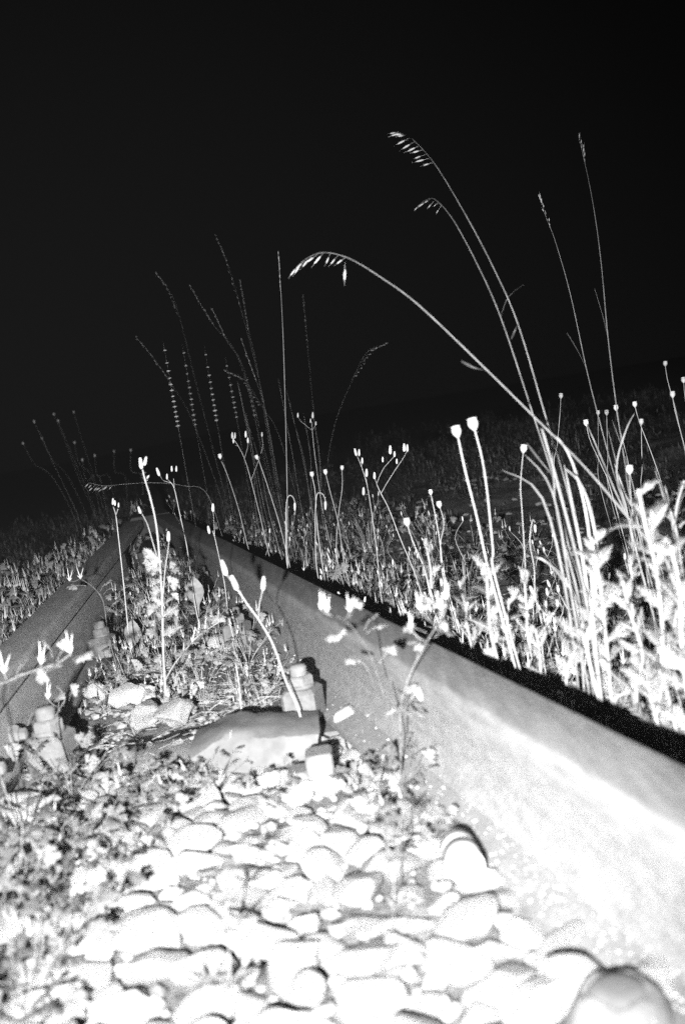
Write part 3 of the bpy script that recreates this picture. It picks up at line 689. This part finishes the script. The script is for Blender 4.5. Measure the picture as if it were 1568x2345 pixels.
# poppies
def poppy(hx, hy, pts, D, label, s=1.0, nod=False, r=(.0011, .0008), hairy=60):
    d = (0, 1) if nod else ((pts[-1][0] - pts[-2][0]) / 60.0, -1)
    return stalk('poppy', pts, D, D + .03, label, 'poppy', r, 'stem', heads=[(hx, hy, CAPS if not nod else BUDL, s, d)], hairy=hairy)
poppy(1048, 1000, [(1125, 1330), (1112, 1280), (1090, 1180), (1065, 1080), (1048, 1000)], 1.42, 'left one of the two tall bright poppy heads side by side', 1.05, r=(.0015, .0012))
poppy(1086, 984, [(1135, 1330), (1128, 1260), (1115, 1130), (1103, 1050), (1086, 984)], 1.42, 'right one of the two tall bright poppy heads side by side', 1.15, r=(.0015, .0012))
poppy(1197, 1036, [(1205, 1400), (1202, 1300), (1195, 1180), (1191, 1110), (1197, 1036)], 1.7, 'poppy head on a slim stem left of the grass clump', .9)
poppy(1224, 1200, [(1228, 1380), (1222, 1300), (1212, 1240), (1218, 1192), (1224, 1196)], 1.7, 'small drooping poppy bud beside the slim stemmed head', .8, True)
poppy(986, 1132, [(1020, 1330), (1005, 1230), (992, 1160), (986, 1132)], 1.9, 'thin poppy head left of the dented crooked stem', .6)
poppy(1006, 1162, [(1018, 1340), (1008, 1250), (1016, 1200), (1006, 1160)], 1.9, 'poppy head on a crooked stem above the blurred weeds', .8)
poppy(933, 1204, [(990, 1380), (970, 1300), (945, 1240), (933, 1204)], 1.75, 'poppy head on a bent stem where two stems meet', .95)
poppy(715, 1092, [(745, 1330), (728, 1220), (722, 1130), (715, 1092)], 2.45, 'stacked pair of poppy heads beside a nodding bud', .85)
poppy(746, 1086, [(790, 1300), (775, 1200), (757, 1130), (746, 1086)], 2.5, 'poppy head between the stacked pair and the high thin one', .8)
poppy(783, 1076, [(772, 1280), (775, 1180), (783, 1120), (783, 1076)], 2.55, 'thin straight poppy head right of the nodding buds', .75)
poppy(590, 1052, [(665, 1300), (640, 1200), (612, 1110), (592, 1052)], 2.6, 'poppy head alone left of the tall upright grass', .8)
poppy(675, 1150, [(660, 1310), (655, 1200), (656, 1150), (663, 1134), (672, 1140), (675, 1152)], 2.4, 'left one of two nodding poppy buds on hooked stems', 1.15, True)
poppy(745, 1146, [(728, 1320), (722, 1220), (724, 1140), (733, 1128), (742, 1136), (745, 1148)], 2.4, 'right one of two nodding poppy buds on hooked stems', 1.25, True)
poppy(505, 1050, [(570, 1260), (545, 1160), (520, 1085), (507, 1055)], 2.9, 'pale poppy head above the vanishing end of the broad rail', .9)
for (x, y, bx, by, D, t) in ((1453, 932, 1520, 1130, 2.3, 'poppy head right of the farthest right grass stalk, upper of two'), (1467, 972, 1470, 1140, 2.3, 'poppy head right of the farthest right grass stalk, lower of two'), (1410, 940, 1450, 1120, 2.3, 'poppy head touching the farthest right grass stalk'),
                          (1388, 950, 1392, 1120, 2.6, 'dim poppy head just left of the farthest right grass stalk'), (1342, 975, 1400, 1130, 2.1, 'poppy head leaning left above the slim grass blades'), (1539, 910, 1580, 1090, 2.1, 'largest poppy head near the right edge, high up'),
                          (1522, 838, 1560, 1000, 2.6, 'highest small poppy head near the right edge'), (1564, 876, 1585, 1040, 2.4, 'poppy head cut by the right edge'), (1440, 1085, 1450, 1240, 1.5, 'small poppy head left of the blurred bright flower head'),
                          (1283, 912, 1270, 1090, 2.6, 'dim forked seed head behind the crossing grass stalks'), (1368, 950, 1370, 1100, 2.9, 'faint seed head behind the thin grass stalk')):
    poppy(x, y, [(bx, by), ((bx * 1.2 + x * .8) / 2, (by + y) / 2 + 15), (x + (bx - x) * .15, y + 35), (x, y)], D, t, .85, r=(.0010, .0007), hairy=0)

# branching weeds with slender buds
U = (0, -1)
def bud_at(x, y, s=1.0, d=U): return (x, y, BUD, s, d)
stalk('budded_weed', [(874, 1375), (862, 1260), (850, 1170), (840, 1110), (828, 1070), (818, 1045)], 2.2, 2.25, 'forked bud stalk standing at the rail edge, left of its twin', 'weed', (.0012, .0007), heads=[bud_at(816, 1044, 1.25, (-.25, -1)), bud_at(822, 1044, 1.1)],
      branches=[([(828, 1070), (829, 1062)], [bud_at(829, 1062, 1.0)]), ([(843, 1115), (838, 1095)], [bud_at(839, 1092, 1.3)]), ([(850, 1125), (836, 1132)], [bud_at(832, 1134, 1.3)])])
stalk('budded_weed', [(955, 1330), (915, 1230), (890, 1165), (872, 1130), (862, 1108)], 2.2, 2.2, 'widely forked bud stalk with raised arms above the rail', 'weed', (.0012, .0008),
      branches=[([(862, 1108), (868, 1092), (878, 1072), (890, 1058), (902, 1045)], [bud_at(893, 1040, 1.35), bud_at(903, 1046, .9), bud_at(876, 1058, .8)]), ([(872, 1130), (886, 1105), (905, 1075), (922, 1050), (930, 1035)], [bud_at(925, 1034, 1.3), bud_at(932, 1034, 1.1), bud_at(908, 1062, .8)]), ([(862, 1108), (858, 1095)], [bud_at(857, 1097, 1.1)])])
stalk('budded_weed', [(630, 1330), (600, 1200), (575, 1100), (560, 1050), (545, 1020), (535, 1005)], 2.9, 2.9, 'cluster of slender buds at the left of the tall upright grass', 'weed', (.0013, .0007), heads=[bud_at(532, 1004, 1.3), bud_at(538, 1004, 1.3)], branches=[([(545, 1020), (538, 1020)], [bud_at(535, 1015, 1.2)]), ([(560, 1050), (568, 1020), (564, 1006)], [bud_at(563, 1002, 1.4), bud_at(568, 1015, 1.2)]), ([(575, 1100), (600, 1030), (600, 1000)], [bud_at(600, 1000, 1.0)])])
stalk('budded_weed', [(745, 1200), (722, 1050), (715, 985), (714, 965)], 3.0, 3.0, 'small bud cluster high among faint grass stems', 'weed', (.0010, .0006), heads=[bud_at(716, 958, 1.4), bud_at(711, 968, .9)], branches=[([(715, 985), (690, 965), (684, 955)], [bud_at(682, 956, 1.0)]), ([(715, 985), (722, 974)], [bud_at(723, 974, .9)])])
# between the rails
stalk('budded_weed', [(300, 1490), (290, 1400), (282, 1320), (272, 1230), (266, 1180), (260, 1160)], 2.2, 2.25, 'slim stalk with three buds left of the thick leafy stem', 'weed', (.0015, .001), heads=[bud_at(259, 1156, 1.1), bud_at(264, 1158, .9)], branches=[([(266, 1180), (271, 1165)], [bud_at(272, 1162, .8)])])
stalk('budded_weed', [(452, 1410), (438, 1320), (428, 1250), (413, 1180), (400, 1120), (392, 1105)], 2.35, 2.35, 'long stalk with spread buds right of the thick leafy stem', 'weed', (.0013, .0008), branches=[([(392, 1105), (375, 1100), (367, 1088)], [bud_at(366, 1090, 1.5, (-.35, -1))]), ([(392, 1105), (383, 1096)], [bud_at(383, 1098, 1.0)]), ([(400, 1120), (398, 1095)], [bud_at(394, 1080, 1.0), bud_at(404, 1080, 1.0)])])
stalk('budded_weed', [(527, 1430), (515, 1340), (503, 1280), (492, 1230), (487, 1215)], 2.1, 2.1, 'thin stalk with two small buds in front of the rail end', 'weed', (.0011, .0006), heads=[bud_at(480, 1222, 1.2, (-.2, -1))], branches=[([(492, 1230), (490, 1190), (488, 1170)], [bud_at(488, 1172, 1.25)])])
stalk('budded_weed', [(700, 1690), (682, 1620), (655, 1560), (625, 1475), (592, 1418), (568, 1385), (545, 1350)], 1.52, 1.5, 'bright leaning stalk with three fat buds in front of the broad rail', 'weed', (.0018, .001), heads=[(544, 1352, BUD, 1.75, (-.4, -1))], branches=[([(592, 1418), (594, 1385), (602, 1350)], [(602, 1352, BUD, 1.5, (.05, -1))]), ([(568, 1385), (530, 1330), (516, 1310)], [(519, 1318, BUD, 1.8, (-.35, -1))])], hairy=50)
stalk('leafy_stem', [(383, 1610), (378, 1560), (374, 1480), (372, 1380), (366, 1280), (358, 1200), (345, 1140), (333, 1100), (327, 1075)], 1.83, 1.8, 'thick bright leafy stem with a knobbed bud head between the rails', 'weed', (.0027, .0013), heads=[(325, 1074, BUD, 1.5, (-.1, -1)), (331, 1066, BUD, 1.2, (.2, -1))], branches=[([(333, 1100), (337, 1093)], [(336, 1096, BUD, .55, (.8, -1))]), ([(363, 1290), (350, 1240), (338, 1200), (325, 1175)], [(323, 1176, BUD, 1.0, (-.35, -1))]), ([(372, 1380), (378, 1310), (385, 1260), (388, 1235)], [(386, 1240, BUD, 1.3, (0, -1))]), ([(380, 1560), (400, 1520), (450, 1460), (500, 1425)], [])], hairy=120)
# leaves along the thick stem
ls = [o for o in bpy.data.objects if o.name.startswith('leafy_stem')][0]
for i in range(24):
    y = rq.choice((rq.gauss(1290, 12), rq.gauss(1345, 14), rq.gauss(1400, 16), rq.uniform(1260, 1470))); x = 374 + rq.uniform(-4, 8); sg = rq.choice((-1, 1)); p = at(x, y, 1.81)
    inst('leaf', rq.choice(CUT if i % 3 else PIN), ls, basis(p - ls.location + (RIGHT * sg * .015 if i % 3 else Vector()), RIGHT * sg + UP * rq.uniform(.1, 1.4) + FWD * rq.uniform(-.8, .8), rq.uniform(-.6, .6), rq.uniform(.3, .7) if i % 3 else rq.uniform(.25, .5), -FWD * rq.uniform(.2, 1) + UP * rq.uniform(0, 1)))
for (x, y) in ((455, 1450), (470, 1440), (500, 1425), (440, 1470), (420, 1500)):
    p = at(x, y, 1.8); inst('leaf', rq.choice(CUT), ls, basis(p - ls.location, RIGHT * rq.uniform(-1, 1) + UP * rq.uniform(-.2, 1) + FWD * rq.uniform(-.8, .8), 0, .7))
    inst('seed_pod', CLAW[0], ls, basis(p - ls.location, UP + RIGHT * rq.uniform(-.3, .3), 0, .9))

bush = [(330, 1440, .75, 'left of the thick stem foot'), (300, 1400, .65, 'behind the slim stalk with three buds'), (420, 1440, .8, 'right of the thick stem, by its side branch'), (460, 1475, .7, 'below the spoon shaped leaf'), (350, 1395, .7, 'behind the thick stem, left'), (410, 1385, .75, 'behind the thick stem, right'), (490, 1440, .6, 'left of the pale round stone'), (275, 1450, .6, 'against the left rail foot'), (380, 1350, .8, 'in the dark behind the thick stem'), (330, 1345, .7, 'before the frog block')]
for i, (x, y, s_, t) in enumerate(bush):
    p = gnd(x, y, -.02); place(CB[(i + 3) % 7], (p.x, p.y, -.022), i * 2.1, s_ * 1.1, 'leafy cranesbill ' + t, 'weed', 'cranesbills round the thick stem')
for i, (x, y, s_, t) in enumerate(((240, 1262, .9, 'on the end of the left rail'), (285, 1240, .95, 'over the frog, left'), (330, 1222, 1.0, 'over the frog, middle'), (390, 1235, .9, 'over the frog, right'), (440, 1240, .85, 'on the far end of the broad rail'), (205, 1290, .8, 'beside the end of the left rail'), (300, 1275, .7, 'before the frog, low'), (420, 1275, .7, 'before the frog, right'))):
    p = gnd(x, y, .03); place((CB + BW)[(i * 3) % 13], (p.x, p.y, .0), i * 1.3, s_ * 1.25, 'dim weed growing ' + t, 'weed', 'weeds burying the frog')
for i, (x, y, s_, t) in enumerate(((222, 1325, .85, 'over the inner side of the left rail, far'), (255, 1335, .8, 'between left rail and frog block'), (300, 1318, .9, 'before the frog block, centre'), (350, 1310, .9, 'behind the thick leafy stem'), (405, 1308, .85, 'right of the thick stem, far back'), (445, 1312, .8, 'against the broad rail, far back'), (470, 1290, .75, 'low on the far end of the broad rail'), (190, 1330, .8, 'leaning on the left rail head'))):
    p = gnd(x, y, .0); place((CB + BW)[(i * 5 + 2) % 13], (p.x, p.y, -.01), i * 1.9, s_, 'scruffy weed ' + t, 'weed', 'weeds hiding the rail ends')
# spoon leaf, pale, in front of the dark clip
sl = tag(empty('spoon_leaf', gnd(455, 1412, -.02)), 'single pale spoon shaped leaf upright between the rails', 'leaf')
inst('leaf', SPOON, sl, basis(at(455, 1412, 2.4) - sl.location, UP * 1 - RIGHT * .12, math.pi / 2 * 0, 2.0, FWD)); 
q = MB(); q.tube([(0, 0, 0), at(455, 1412, 2.4) - sl.location], [.0012, .0008], 5); q.build('stem', MAT['stem'], sl)
s2 = tag(empty('spoon_leaf', gnd(303, 1505, -.02)), 'pale upright leaf left of the thick leafy stem, low down', 'leaf')
inst('leaf', SPOON, s2, basis(Vector((0, 0, .0)), UP + RIGHT * .05, 0, 1.9, FWD))

# upright grass beyond the rail and the faint ones behind it
g = stalk('tall_grass', [(660, 1300), (658, 1150), (655, 1000), (650, 820), (645, 700), (638, 590)], 2.6, 2.7, 'single bright upright grass stalk near the middle with a small panicle', 'grass', (.0014, .0005), 'grass')
panicle(g, [(642, 665), (640, 620), (637, 585)], 2.7, 16, 0, SPKS, 1.1, (0, -.7))
faint = [([(640, 1150), (600, 900), (550, 700), (520, 600), (497, 545)], 3.6, 'faint grass with the highest dark panicle left of the upright stalk'), ([(520, 1150), (455, 900), (410, 720), (385, 660), (362, 630)], 3.9, 'faint grass leaning left, panicle above the dotted stalks'),
         ([(640, 1180), (560, 850), (490, 745), (462, 700), (440, 662)], 3.6, 'faint grass panicle right of the dotted stalks'), ([(630, 1160), (560, 860), (520, 780), (502, 740), (488, 712)], 3.7, 'faint grass panicle between two taller dim ones'),
         ([(640, 1160), (590, 850), (570, 760), (560, 700), (551, 650)], 3.6, 'faint upright panicle close left of the bright stalk'), ([(650, 1170), (610, 950), (590, 880), (575, 840), (556, 785)], 3.2, 'brighter bristly panicle left of the bright stalk'),
         ([(500, 1120), (440, 960), (400, 890), (360, 830), (316, 775)], 3.8, 'faint grass farthest left of the dotted stalks'), ([(745, 1160), (720, 960), (705, 800), (698, 720), (694, 680)], 4.0, 'barely lit panicle right of the bright stalk'),
         ([(745, 1150), (750, 1060), (770, 960), (810, 862), (840, 806), (876, 790)], 3.3, 'faint grass curving to the right under the big arch'), ([(690, 1180), (640, 1000), (600, 930), (560, 870), (520, 850)], 3.4, 'dim bowed grass stem behind the bud cluster')]
for pts, D, t in faint:
    D += .9
    g = stalk('tall_grass', pts, D, D, t, 'grass', (.0005, .00022), 'grass'); e = pts[-3:]
    panicle(g, e, D, 15, 0, SPKS, 1.35, ((pts[-1][0] - pts[-2][0]) / 50.0, (pts[-1][1] - pts[-2][1]) / 50.0))
for k in range(10):
    x = rq.uniform(560, 760); t = x - rq.uniform(20, 70); stalk('bare_grass', [(x, 1180), ((x + t) / 2 + 6, 1050), (t, rq.uniform(860, 980))], rq.uniform(3.0, 3.8), 3.6, 'dim bare grass stem in the thicket behind the upright stalk', 'grass', (.0008, .0003), 'grass', group='bare stems behind the upright stalk')
g = stalk('fallen_grass', [(480, 1140), (420, 1112), (350, 1105), (290, 1108), (240, 1112), (205, 1105)], 3.4, 3.3, 'thin grass lying almost level across the gap, spikelets hanging', 'grass', (.0007, .0004), 'grass')
panicle(g, [(260, 1110), (235, 1113), (205, 1105)], 3.3, 9, -.4, SPKS, 1.6, (-.6, .8))

# stalks ringed with evenly spaced whorls
for i, (xt, yt, xb, yb, n, D) in enumerate(((378, 802, 408, 975, 13, 3.6), (422, 808, 447, 972, 12, 4.3), (472, 812, 496, 962, 11, 3.9), (520, 838, 542, 955, 9, 4.4), (566, 870, 583, 950, 7, 5.0))):
    b0 = at(xb + 12, yb + 60, D); b0.z = ground_h(b0.x, b0.y); top = at(xt - 4, yt - 20, D)
    root = tag(empty('whorled_stalk', b0), ('brightest', 'second', 'third', 'fourth', 'fifth and dimmest')[i] + ' of the dotted stalks counted from the left', 'weed', 'stalks dotted with whorls')
    q = MB(); q.tube([(0, 0, 0), at(xb, yb, D) - b0, top - b0], [.0005, .0003, .0002], 4); q.build('stem', MAT['leaf'], root)
    wm = MB(); wm.lathe([(.002, -.002), (.009, -.001), (.0095, .001), (.002, .003)], 8); me = wm.mesh('whorl', MAT['pod'])
    for k in range(n):
        t = (k / (n - 1)) ** .72; p = at(xt + (xb - xt) * t, yt + (yb - yt) * t, D); s = rq.uniform(.7, 1.0) * (.75 + .25 * t)
        inst('whorl', me, root, Matrix.Translation(p - b0) @ Matrix.Rotation(rq.uniform(-.3, .3), 4, 'X') @ Matrix.Scale(s, 4))
# far left thicket of dim poppies
for k, (x, y, bx) in enumerate(((80, 962, 150), (125, 945, 190), (170, 940, 215), (55, 1012, 140), (172, 1010, 205), (262, 1030, 268), (300, 1028, 305), (135, 960, 195), (98, 1000, 170), (190, 1050, 220), (218, 1040, 240))):
    poppy(x, y + 6, [(bx + 25, 1170), ((bx + x) / 2 + 22, 1090), (x + (bx - x) * .3, y + 50), (x, y + 6)], 6.4 + (k % 3) * .5, ('topmost', 'tall left', 'tall right', 'leftmost leaning', 'lower right', 'small rightmost', 'lone right', 'middle', 'low left', 'stubby', 'short inner')[k] + ' dim poppy head of the thicket beyond the left rail', 1.1, r=(.0007, .0005), hairy=0)

# ------------------------------------------------------------------ near weeds on the right, behind the rail: hairy leafy stems
def leafy(name, pts, D0, D1, n, s0, s1, label, meshes=PIN, r=(.0030, .0018), hairy=250, sm='stem'):
    W = path(pts, D0, D1, 4); base = W[0]; root = empty(name, base, label, 'weed'); m = MB(); m.tube(W, list(r), 6); hairs(m, W, r[0] * .8, hairy, .005, rq); m.build('stem', MAT[sm], root, True, base)
    for i in range(n):
        t = (i + rq.random()) / n; k = min(int(t * (len(W) - 1)), len(W) - 2); p = W[k]; d = (W[k + 1] - W[k]).normalized(); a = i * 2.4 + rq.uniform(-.4, .4); x, y = frame(d)
        o_ = x * math.cos(a) + y * math.sin(a)
        inst('leaf', rq.choice(meshes), root, basis(p - base, o_ + d * rq.uniform(.5, 1.6) + Vector((0, 0, .25)), rq.uniform(-.5, .5), zhint=Vector((0, 0, 1)) * rq.random() - FWD * rq.random() + Vector((.01, 0, 0)), s=(s0 + (s1 - s0) * t) * rq.uniform(.75, 1.2)))
    return root
leafy('hairy_weed', [(1402, 1620), (1392, 1520), (1382, 1420), (1372, 1330), (1352, 1230)], 1.36, 1.28, 24, .55, .35, 'hairy leafy stem bright behind the rail below the grass clump')
leafy('hairy_weed', [(1405, 1612), (1440, 1580), (1490, 1520), (1530, 1450)], 1.36, 1.28, 12, .5, .4, 'feathery branch spreading right from the bent hairy stem')
leafy('hairy_weed', [(1520, 1560), (1515, 1430), (1500, 1300), (1478, 1210), (1460, 1120)], 1.22, 1.15, 24, .55, .42, 'largest blurred leafy weed with a bright tip at right')
leafy('hairy_weed', [(1580, 1620), (1560, 1480), (1555, 1360), (1535, 1250)], 1.15, 1.12, 20, .6, .4, 'blurred leafy weed cut by the right edge')
leafy('hairy_weed', [(1295, 1560), (1320, 1480), (1335, 1420)], 1.42, 1.4, 14, .5, .4, 'short feathery weed at the shadow edge under the grass clump')
leafy('hairy_weed', [(1130, 1480), (1120, 1420), (1115, 1340), (1108, 1290)], 1.5, 1.42, 20, .5, .32, 'leafy base wrapped around the two tall poppy stems')
leafy('hairy_weed', [(1500, 1640), (1490, 1600), (1480, 1560)], 1.22, 1.2, 12, .6, .5, 'low spreading weed at the right edge of the rail shadow')
leafy('hairy_weed', [(1010, 1420), (990, 1370), (985, 1300), (975, 1250)], 1.75, 1.7, 14, .42, .28, 'slender leafy weed where the bent poppy stem rises')
leafy('hairy_weed', [(1210, 1470), (1205, 1400), (1200, 1330)], 1.65, 1.62, 14, .45, .35, 'leafy tuft round the slim poppy stem')
leafy('hairy_weed', [(1345, 1500), (1352, 1420), (1362, 1330), (1356, 1260)], 1.34, 1.3, 22, .42, .3, 'dense feathery stem in the middle of the grass clump', PINN)
leafy('hairy_weed', [(1455, 1600), (1470, 1500), (1440, 1400), (1425, 1330)], 1.3, 1.27, 22, .5, .35, 'feathery stem just right of the bent hairy stem', PINN)
leafy('hairy_weed', [(1545, 1560), (1540, 1460), (1550, 1390)], 1.32, 1.3, 18, .5, .4, 'dense leafy weed low at the right edge', PINN)
leafy('hairy_weed', [(1240, 1560), (1235, 1500), (1225, 1440)], 1.5, 1.48, 14, .4, .3, 'feathery sprig beside the flat dim stones', PINN)
leafy('hairy_weed', [(1170, 1500), (1160, 1440), (1165, 1370)], 1.55, 1.5, 16, .4, .3, 'leafy weed right of the tall poppy pair', PINN)
leafy('hairy_weed', [(1070, 1440), (1065, 1390), (1050, 1330)], 1.6, 1.55, 16, .4, .3, 'leafy weed left of the tall poppy pair', PINN)
leafy('hairy_weed', [(1560, 1250), (1545, 1180), (1565, 1100)], 1.5, 1.45, 10, .35, .25, 'small leafy weed high at the right edge')
leafy('hairy_weed', [(1450, 1420), (1450, 1350), (1440, 1290)], 1.5, 1.48, 14, .4, .3, 'feathery weed between the grass clump and the largest blurred weed')
for i, (x, y, s, t) in enumerate(((1060, 1470, .8, 'under the tall poppy pair'), (1010, 1440, .75, 'left of the tall poppy pair'), (1180, 1520, .8, 'below the slim poppy stem'), (1330, 1590, .9, 'at the black shadow edge, middle'), (1250, 1530, .8, 'beside the flat stones'), (1440, 1640, .95, 'under the bent hairy stem'), (1540, 1690, 1.0, 'at the right edge by the shadow'), (930, 1390, .65, 'by the black shadow behind the forked stalk'), (1500, 1480, .8, 'between the blurred weeds'))):
    p = gnd(x, y, -.03); c = place(RO[i % 5], (p.x + .02, p.y + .03, ground_h(p.x, p.y)), i * 1.3, s, 'feathery rosette ' + t, 'weed', 'feathery rosettes behind the broad rail')

# in front of the rail: blurred cranesbill sprays
def spray(name, pts, D0, D1, tips, label, nl=8, s=1.0):
    W = path(pts, D0, D1, 4); base = W[0]; root = empty(name, base, label, 'weed'); m = MB(); m.tube(W, [.0010, .0006], 6); hairs(m, W, .0008, 140, .003, rq)
    for (x, y) in tips:
        n0 = min(W, key=lambda v: (proj(v)[0] - x) ** 2 + (proj(v)[1] - y) ** 2); D = (n0 - EYE).dot(FWD); p = at(x, y, D - .01); m.tube([n0, n0.lerp(p, .6) + Vector((0, 0, -.003)), p], [.001, .0006], 4)
        for k in range(2): inst('seed_pod', CLAW[k], root, basis(p - base, UP + RIGHT * (rq.uniform(-.35, .0) if k else rq.uniform(0, .35)), rq.uniform(0, 6), 1.05 * s))
    for i in range(nl):
        p = W[rq.randrange(len(W) // 3, len(W))]; dd = RIGHT * rq.uniform(-1, 1) + UP * rq.uniform(-.5, 1) + FWD * rq.uniform(-.7, .7)
        inst('leaf', rq.choice(CUT), root, basis(p - base + dd.normalized() * .025, dd, rq.uniform(-.8, .8), rq.uniform(.5, .85) * s, -FWD * .35 * rq.random() + UP))
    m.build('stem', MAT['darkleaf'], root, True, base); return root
spray('cranesbill_spray', [(915, 1800), (918, 1720), (916, 1620), (945, 1530), (985, 1455), (1012, 1420)], 1.30, 1.10, [(960, 1395), (1010, 1395), (940, 1440), (1020, 1370)], 'blurred cranesbill spray crossing the rail and its black shadow', 16, .6)
spray('cranesbill_spray', [(918, 1795), (912, 1690), (878, 1590), (848, 1500), (805, 1435), (770, 1410)], 1.30, 1.12, [(735, 1395), (800, 1400), (748, 1400)], 'blurred cranesbill spray with claw pods against the rail side', 9, .6)
spray('cranesbill_spray', [(-40, 1620), (20, 1560), (80, 1535), (130, 1520), (165, 1495)], 1.25, 1.25, [(95, 1520), (162, 1495), (10, 1540)], 'cranesbill spray lying across the left rail', 6, .8)
spray('cranesbill_spray', [(130, 1660), (150, 1600), (130, 1570)], 1.5, 1.5, [(110, 1600)], 'short sprig above the left bolted clip', 3, .8)
spray('cranesbill_spray', [(250, 1460), (238, 1380), (215, 1345), (185, 1325)], 2.1, 2.1, [(185, 1325), (160, 1330)], 'thin cranesbill sprig over the left rail head', 4, .8)
# bedstraw with star whorls among the near stones
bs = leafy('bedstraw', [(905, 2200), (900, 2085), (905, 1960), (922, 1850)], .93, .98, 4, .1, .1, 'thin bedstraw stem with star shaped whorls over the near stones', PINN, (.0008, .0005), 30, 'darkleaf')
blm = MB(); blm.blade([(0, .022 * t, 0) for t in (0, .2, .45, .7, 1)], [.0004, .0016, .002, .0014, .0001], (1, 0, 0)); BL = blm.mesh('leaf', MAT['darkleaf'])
for (x, y) in ((900, 2085), (898, 1965), (912, 1880)):
    p = at(x, y, .95)
    for k in range(7): inst('leaf', BL, bs, basis(p - bs.location, Vector((math.cos(k * .9), math.sin(k * .9), .25)), 0, 1.05))
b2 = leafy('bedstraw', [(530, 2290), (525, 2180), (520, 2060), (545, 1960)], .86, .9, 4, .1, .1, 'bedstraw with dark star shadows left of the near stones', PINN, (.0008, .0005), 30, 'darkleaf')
for (x, y) in ((520, 2060), (525, 2130), (470, 2250), (530, 2250), (545, 1980)):
    p = at(x, y, .87)
    for k in range(7): inst('leaf', BL, b2, basis(p - b2.location, Vector((math.cos(k * .9), math.sin(k * .9), .25)), 0, 1.1))
# near weeds at the left and middle
near = [(40, 1790, .8, 'by the left bolted clip, at the edge'), (165, 1830, .75, 'below the left bolted clip'), (60, 1930, .8, 'low at the left edge above the blurred stone'), (150, 1990, .8, 'in the lower left tangle, upper'), (40, 2110, .85, 'in the lower left tangle, at the edge'), (150, 2180, .8, 'in the lower left tangle, lower'), (60, 2330, .8, 'in the lower left corner'),
        (330, 1860, .6, 'in the middle of the bed, left'), (250, 1900, .65, 'between the lower left tangle and the casting'), (420, 1835, .55, 'in front of the hump casting, left'), (640, 1835, .5, 'in front of the hump casting, right'), (330, 1960, .55, 'at the rim of the bright stones'), (860, 1850, .6, 'beside the rail foot above the banded cylinder'), (950, 1930, .55, 'just left of the banded cylinder'), (500, 1790, .45, 'right under the hump casting'), (930, 1800, .6, 'under the blurred sprays')]
for i, (x, y, s, t) in enumerate(near):
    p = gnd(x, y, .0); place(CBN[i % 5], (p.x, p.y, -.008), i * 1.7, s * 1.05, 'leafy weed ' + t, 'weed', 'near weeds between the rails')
for i, (x, y, s, t) in enumerate(((50, 1760, .9, 'tall bright grass tuft at the left edge by the clip'), (120, 1990, .7, 'small grass tuft in the lower left tangle'), (545, 1600, .5, 'small dry tuft behind the hump casting'))):
    p = gnd(x, y, 0); place(TU[i], (p.x, p.y, -.015), i, s, t, 'grass', None)
# dry tuft and twig plant in the middle
dt = tuft(450, 22, .085, (.1, 0), .0007, 'straw', 'dry_grass_tuft'); dt.location = gnd(470, 1610, -.02); tag(dt, 'arched dry grass tuft lying on the dirt in the middle', 'grass')
for (x, y, t) in ((262, 1480, 'upright dry stems left, beside the small clip'), (525, 1400, 'sparse dry stems behind the pale round stone'), (395, 1470, 'dry stems around the thick leafy stem')):
    d_ = tuft(460 + x, 12, .09, (-.1, 0), .0008, 'straw', 'dry_grass_tuft'); d_.location = gnd(x, y, -.02); tag(d_, t, 'grass')
tw = leafy('forked_twig', [(553, 1625), (548, 1570), (540, 1520)], 1.72, 1.72, 14, .18, .14, 'little forked plant with blotchy shadow before the rail clip', CUT, (.002, .0012), 20)

# added volume for the film's base grey: lifts blacks wherever the flash reaches
hz = MB(); hz.box((0, 0, -1.6), 150, 150, 4.6, .5)
hzo = hz.build('added_haze', MAT['band'], None, False); hzo['kind'] = 'stuff'; hzo['label'] = 'thin veil added over the whole track to lift the blacks'; hzo['category'] = 'added_haze'
hm = bpy.data.materials.new('black_lift_volume'); hm.use_nodes = True; hn = hm.node_tree; hn.nodes.remove(hn.nodes['Principled BSDF'])
pv = hn.nodes.new('ShaderNodeVolumePrincipled'); pv.inputs['Color'].default_value = (.9, .9, .9, 1); pv.inputs['Density'].default_value = 0.0004
hn.links.new(pv.outputs[0], hn.nodes['Material Output'].inputs['Volume']); hzo.data.materials.clear(); hzo.data.materials.append(hm)
